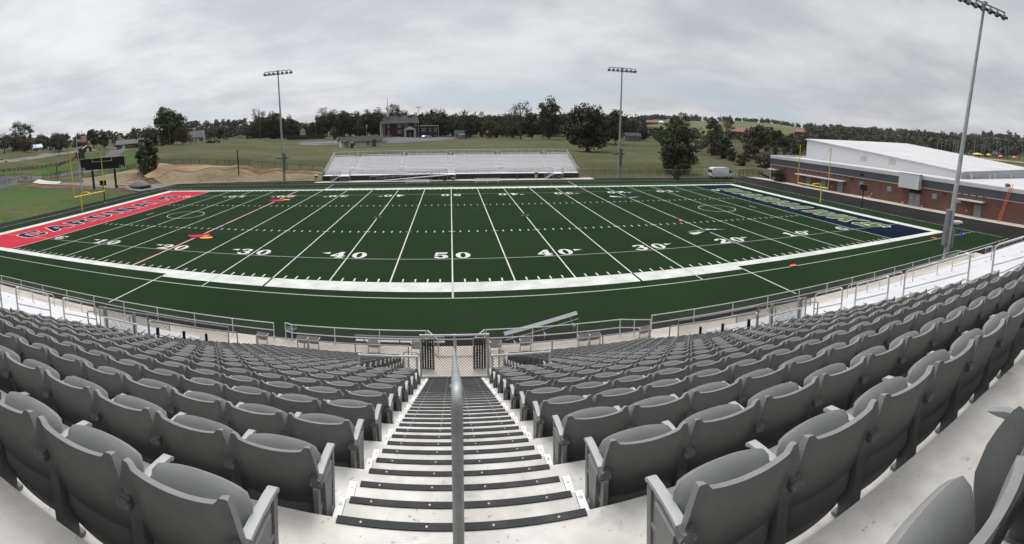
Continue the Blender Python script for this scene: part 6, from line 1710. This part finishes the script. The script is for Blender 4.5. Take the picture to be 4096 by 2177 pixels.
for u, w, lab in ((201,2.2,'small white trailer behind the left roadside lawn'),(226,3.0,'white box trailer with dark door behind the left utility pole')):
    t = place('trailer', lab, 'trailer', u, 282, .1); part('box', M_whitesiding, t, lambda b: b.box(-w/2,w/2,0,2,.4,2.3)); part('door', M_dark, t, lambda b: b.box(-w*.3,w*.3,-.04,-.01,.5,1.9))
    for x in (-w*.3, w*.3): part('wheel', M_black, t, lambda b: b.prism([(x+.3*math.cos(a*.785), .3+.3*math.sin(a*.785)) for a in range(8)], 'y', -.05, .15))
for u, r, W, D, Hw, Hr, mw, mr, lab, yw in ((2598,800,25,12,4.5,3.6,M_blackwood,M_rustroof,'long dark barn with rusty roof on the skyline ridge',0),(2952,470,12,9,4.2,3.0,M_blackwood,M_rustroof,'black barn with red roof in the pasture',-.35),(3196,690,17,11,4.5,3.6,M_blackwood,M_rustroof,'dark barn with rusty red roof among trees on the right ridge',-.4),
     (890,420,9,8,2.2,1.6,M_blackwood,mat('brown_roof', (.09,.065,.055), .9),'brown roofed house above the trees left of the wood',0),(2640,800,6,6,3,2,M_whitesiding,M_tin,'tiny white shed right of the skyline barn',0),(1757,430,8,8,7.5,1.2,M_redsiding,M_whitemetal,'distant building with pale top above the trees right of the annex',0),
     (3690,560,11,8,3,2,M_whitesiding,M_tin,'white roofed house among the trees on the right ridge',0)):
    t = place('barn', lab, 'barn' if 'barn' in lab else 'house', u, r, yw); gable(t, W, D, Hw, Hr, mw, mr, .5); part('door', M_dark, t, lambda b: b.box(-W*.18,W*.1,-.08,-.01,0,Hw*.8))
t = place('white_house', 'small white house with dark roof right of the church lot', 'house', 1845, 262, -.05); gable(t, 7.2, 6, 2.5, 1.9, M_whitesiding, M_shingle, .35); part('porch_roof', M_greyroof, t, lambda b: b.prism([(-1.8,1.9),(.0,2.6),(.0,2.7),(-1.8,2.02)], 'x', -1.2, 2.2)); part('door', M_dark, t, lambda b: b.box(2.5,3.2,-.06,-.01,.1,1.9)); win(t, -2.4, .9, .9, 1.2)
t = place('grey_house', 'small grey house half hidden below the hillside trees', 'house', 2530, 250, .1); gable(t, 8, 6, 2.5, 1.6, M_boxgrey, M_shingle, .35)
for x in (-2.6, 0, 2.2): win(t, x, .8, .8, 1.2)
t = place('victorian_house', 'white gabled house front glimpsed through the dark wood', 'house', 1215, 276, 0); gable(t, 3.2, 4, 4.6, 1.8, M_whitesiding, M_shingle, .3, False)
for x in (-.8, .8): win(t, x, 2.6, .6, 1.3)
# playset
t = place('playset', 'wooden playset tower with red roof and slide on the meadow crest', 'playset', 1952, 252, .2)
for x in (-.8,.8):
    for y in (-.8,.8): part('post', M_redsiding if False else mat('brown_timber', (.10,.05,.03), .8), t, lambda b: b.box(x-.08,x+.08,y-.08,y+.08,-.3,3.1))
part('platform', MATS['brown_timber'], t, lambda b: (b.box(-.9,.9,-.9,.9,1.4,1.5), b.box(-.9,.9,-.9,-.84,1.51,2.2))); part('roof', mat('terracotta_canvas', (.36,.10,.06), .8), t, lambda b: b.prism([(-1.1,3.0),(1.1,3.0),(0,4.2)], 'y', -1.0, 1.0)); part('slide', mat('green_plastic_slide', (.02,.09,.07), .5), t, lambda b: b.bar((-.9,0,1.45),(-3.0,0,.1),.6,.12)); part('swing_beam', MATS['brown_timber'], t, lambda b: (b.bar((.9,0,2.2),(3.2,0,2.2),.12,.12), b.bar((3.2,0,2.2),(3.2,-.8,-.2),.1,.1), b.bar((3.2,0,2.2),(3.2,.8,-.2),.1,.1)))
for i, (u, v) in enumerate(((1778,573),(1795,570),(1805,574),(1812,572))):
    p = ground(u, v, 120); t = thing('traffic_cone', 'orange cone on the meadow below the church lot, %s from the left' % ONES[i+1], 'cone', tuple(p), 0, 'orange cones on the meadow'); part('cone', M_orange, t, lambda b: b.lathe([(.22,.04),(.05,.9),(.04,.92)], n=10)); part('base', M_orange, t, lambda b: b.box(-.28,.28,-.28,.28,0,.04))
# poles and wires
M_wood = mat('weathered_pole_wood', (.15,.125,.10), .9)
def upole(u, r, H, lab, arm=True, grp='utility poles beyond the field'):
    t = place('utility_pole', lab, 'utility pole', u, r, .2, grp); part('pole', M_wood, t, lambda b: b.tube([(0,0,-.5),(0,0,H)], [.17,.11], 8))
    if arm: part('crossarm', M_wood, t, lambda b: b.box(-1.1,1.1,-.08,.08,H-.7,H-.5))
    part('insulator', M_boxgrey, t, lambda b: b.lathe([(.05,0),(.07,.1),(.03,.2)], (0,0,H), 6)); return Vector(t.location)+Vector((0,0,H-.05))
q1 = upole(236, 236, 11.3, 'utility pole on the left roadside lawn'); q2 = upole(333, 262, 11.8, 'utility pole beside the red shed', False); q3 = upole(642, 213, 9.8, 'utility pole with transformer right of the ranch house', False); q4 = upole(682, 214, 8.8, 'bare wooden pole in front of the large green tree', False)
q5 = upole(1046, 248, 9.0, 'utility pole at the left end of the church wood', False); q6 = upole(905, 250, 7.2, 'thin utility pole right of the parked cars', False); q7 = upole(970, 262, 5.5, 'short pole with sign left of the church wood', False)
q0 = Vector((q1.x-60, q1.y-50, q1.z+1))
upole(1268, 285, 9, 'utility pole behind the parking hedge', False); upole(1434, 262, 8.5, 'utility pole behind the long white building', False); upole(2800, 205, 9.5, 'grey utility pole with crossarm before the pasture hill'); upole(3107, 200, 6.5, 'utility pole behind the right goalpost'); upole(145, 240, 4.6, 'short post on the left roadside lawn', False); upole(271, 238, 5.2, 'short utility post right of the left utility pole', False)
def wire(a, c, sag, lab):
    b = MB(); b.tube([a.lerp(c, i/14)-Vector((0,0,sag*4*(i/14)*(1-i/14))) for i in range(15)], .025, 4, cap=False); o = b.build('overhead_wire', M_black); tag(o, lab, 'wire', 'overhead wires along the country road')
wire(q0, q1, .8, 'overhead wire reaching the left utility pole from the photo edge'); wire(q1, q2, .6, 'overhead wire between the left pole and the red shed pole'); wire(q2, q3, 2.2, 'long overhead wire from the red shed pole to the ranch house pole'); wire(q3, q5, 2.6, 'long overhead wire from the ranch house pole to the church wood')
t = place('parking_lamp', 'tall parking lot lamp beside the left parking lot', 'lamp post', 1331, 222, 0); part('pole', M_pole, t, lambda b: b.tube([(0,0,-.3),(0,0,6.9)], .08, 6)); part('lamp_head', M_lamp, t, lambda b: b.box(-.1,.5,-.15,.15,6.8,7.0))
t = place('church_flagpole', 'white flagpole with limp pale flag left of the church', 'flagpole', 1468, 275, 0); part('pole', M_white, t, lambda b: b.tube([(0,0,-.3),(0,0,7.6)], .06, 6)); part('flag', M_white, t, lambda b: b.quadgrid([[(.05+.25*math.sin(j), .1*math.sin(j*2), 7.4-j*.4) for j in range(5)], [(.5+.2*math.sin(j+1), .15*math.cos(j*2), 7.1-j*.42) for j in range(5)]]), fixn=False)
t = place('tall_lamp', 'tall twin headed area light behind the church roof', 'lamp post', 1678, 320, 0); part('pole', M_pole, t, lambda b: b.tube([(0,0,-.3),(0,0,18.2)], .16, 6)); part('lamp_head', M_lamp, t, lambda b: (b.box(-1.5,-.2,-.3,.3,18.1,18.5), b.box(.2,1.5,-.3,.3,18.1,18.5)))
t = place('stop_sign', 'red stop sign at the top of the driveway', 'sign', 523, 232, 0); part('post', M_pole, t, lambda b: b.box(-.04,.04,-.04,.04,-.3,2.0)); part('sign_face', mat('stop_red', (.45,.03,.03), .5), t, lambda b: b.prism([(.42*math.cos(PI/8+k*PI/4), 2.2+.42*math.sin(PI/8+k*PI/4)) for k in range(8)], 'y', -.07, -.042))
def stop_text(b):
    s = -.28
    for c in 'ST': pass
    for ch in ('S','T','O'):
        w, loops = GL[ch]; f = .022; b.poly([[(s+p[0]*f*.75, 2.09+p[1]*f) for p in l] for l in loops], fn=lambda p: (p[0], -.075, p[1])); s += w*f*.75+.025
    b.poly([[(s,2.09),(s+.04,2.09),(s+.04,2.17),(s+.12,2.18),(s+.15,2.22),(s+.15,2.28),(s+.12,2.31),(s,2.31)]], fn=lambda p: (p[0], -.075, p[1]))
part('lettering', M_white, t, stop_text, fixn=False)
for u, v, lab in ((411,604,'small white yard sign left of the driveway'),(489,602,'small white yard sign right of the driveway')):
    p = ground(u, v, 100); t = thing('yard_sign', lab, 'sign', tuple(p), .5, 'white yard signs by the driveway'); part('panel', M_white, t, lambda b: b.box(-.45,.45,-.02,.02,.5,1.1)); part('stake', M_black, t, lambda b: (b.box(-.35,-.31,.03,.05,-.1,.9), b.box(.31,.35,.03,.05,-.1,.9)))
for u, v, lab in ((191,721,'orange yellow sawhorse barrier by the concrete pad'),(239,688,'yellow sawhorse barrier on the grass verge behind the lamp post')):
    p = ground(u, v, 90); t = thing('sawhorse', lab, 'sawhorse', tuple(p), .3, 'yellow sawhorse barriers'); m = mat('safety_yellow', (.62,.40,.05), .6)
    part('rail', m, t, lambda b: (b.box(-.8,.8,-.04,.04,.85,1.05), b.box(-.8,.8,-.04,.04,.5,.62)))
    for x in (-.65,.65): part('leg', m, t, lambda b: (b.bar((x,0,1.0),(x-.1,-.35,0),.08,.08), b.bar((x,0,1.0),(x+.1,.35,0),.08,.08)))
# board fence on the left
M_board = mat('dark_brown_boards', (.055,.042,.034), .9)
def board_fence(uvs, lab, n):
    P = [ground(u, v, 100) for u, v in uvs]; o0 = P[0].copy(); t = thing('board_fence', lab, 'fence', tuple(o0))
    Q = []
    for a, c in zip(P[:-1], P[1:]):
        k = max(1, round((c-a).length/n)); Q += [a.lerp(c, i/k) for i in range(k)]
    Q.append(P[-1]); Q = [Vector((q.x-o0.x, q.y-o0.y, tz(q.x, q.y)-o0.z)) for q in Q]
    for q in Q[:90]: part('post', M_board, t, lambda b: b.box(q.x-.09,q.x+.09,q.y-.09,q.y+.09,q.z-.2,q.z+1.35))
    for h in (.35, .75, 1.15):
        b = MB()
        for a, c in zip(Q[:-1], Q[1:]): b.bar(a+Vector((0,0,h)), c+Vector((0,0,h)), .05, .16)
        b.build('rail', M_board, t)
board_fence(((-30,698),(60,686),(130,679),(205,670),(235,668)), 'dark brown board fence across the left meadow', 2.6); board_fence(((235,668),(262,655),(300,636),(318,622)), 'dark brown board fence climbing towards the small evergreen', 2.2)
board_fence(((1405,588),(1450,587),(1500,583),(1545,573)), 'low wooden rail fence before the long white building', 4.5)
# ball park on the far right
for i, (u, H) in enumerate(((3748,17),(3765,11),(3780,11),(3812,15),(3822,14),(3897,17),(3926,11),(3937,11),(3957,14),(3987,15),(4000,15),(4023,13),(4090,14),(3830,13))):
    t = place('ballpark_light', 'slim ball park light pole, %s from the left in the distance' % ONES[i+1], 'light pole', u, 440+(i%3)*25, 0, 'ball park light poles'); part('pole', M_pole, t, lambda b: b.tube([(0,0,-.5),(0,0,H)], [.2,.12], 6)); part('lamp_bar', M_lamp, t, lambda b: b.box(-1.3,1.3,-.2,.2,H-.1,H+.5))
t = place('ballpark_building', 'tan two tier ball park building with grey roof', 'building', 3982, 430, 0); M_tanwall = mat('tan_wall', (.42,.38,.30), .8)
part('wall', M_tanwall, t, lambda b: b.box(-6,6,0,8,-.5,3.0)); part('roof', M_greyroof, t, lambda b: b.prism([(-7.2,2.9),(7.2,2.9),(4,4.3),(-4,4.3)], 'y', -1, 9)); part('tower', M_tanwall, t, lambda b: b.box(-2.6,2.6,2,6,4.3,6.6)); part('tower_roof', M_greyroof, t, lambda b: b.prism([(-3.4,6.5),(3.4,6.5),(0,8.2)], 'y', 1.4, 6.6))
for x in (-4.4,-1.5,1.5,4.4): win(t, x, .4, 1.4, 1.8)
for u, r, m, lab in ((3912,415,mat('yellow_canopy', (.70,.52,.08), .6),'yellow shade canopy at the ball park'),(3957,425,MATS['yellow_canopy'],'smaller yellow canopy left of the ball park building'),(4007,420,M_orange,'orange canopy right of the ball park building'),(4062,428,M_orange,'orange canopy far right at the ball park')):
    t = place('canopy', lab, 'canopy', u, r, 0, 'shade canopies at the ball park'); w = 5 if u == 3912 else 2.6
    part('cover', m, t, lambda b: b.lathe([(w,2.6),(w*.55,3.5),(.1,4.1)], n=4))
    for x in (-w*.6, w*.6): part('post', M_pole, t, lambda b: b.box(x-.1,x+.1,-.1,.1,-.5,2.8))
t = place('dugout', 'long low dugout with pale roof at the ball park', 'dugout', 3868, 410, 0); part('wall', M_tanwall, t, lambda b: b.box(-7,7,0,3,-.5,2.2)); part('roof', M_white, t, lambda b: b.box(-7.5,7.5,-.6,3.5,2.2,2.5))
drape('infield', [tuple(at_r(u, 640, r)[:2]) for u, r in ((3820,375),(4096,370),(4096,405),(3830,405))], M_tan, .15, 15)

# ------------------------------------------------------------------ air
b = MB(); b.box(-2700, 2700, -2700, 2700, -24, 110)
m = bpy.data.materials.new('pale_air'); m.use_nodes = True; nt = m.node_tree
for n in list(nt.nodes):
    if n.type != 'OUTPUT_MATERIAL': nt.nodes.remove(n)
v = nt.nodes.new('ShaderNodeVolumePrincipled'); v.inputs['Color'].default_value = (.86, .89, .93, 1); v.inputs['Density'].default_value = .00006
nt.links.new(v.outputs[0], [n for n in nt.nodes if n.type == 'OUTPUT_MATERIAL'][0].inputs['Volume'])
o = b.build('haze', m); tag(o, kind='stuff')
SC.cycles.volume_bounces = 0
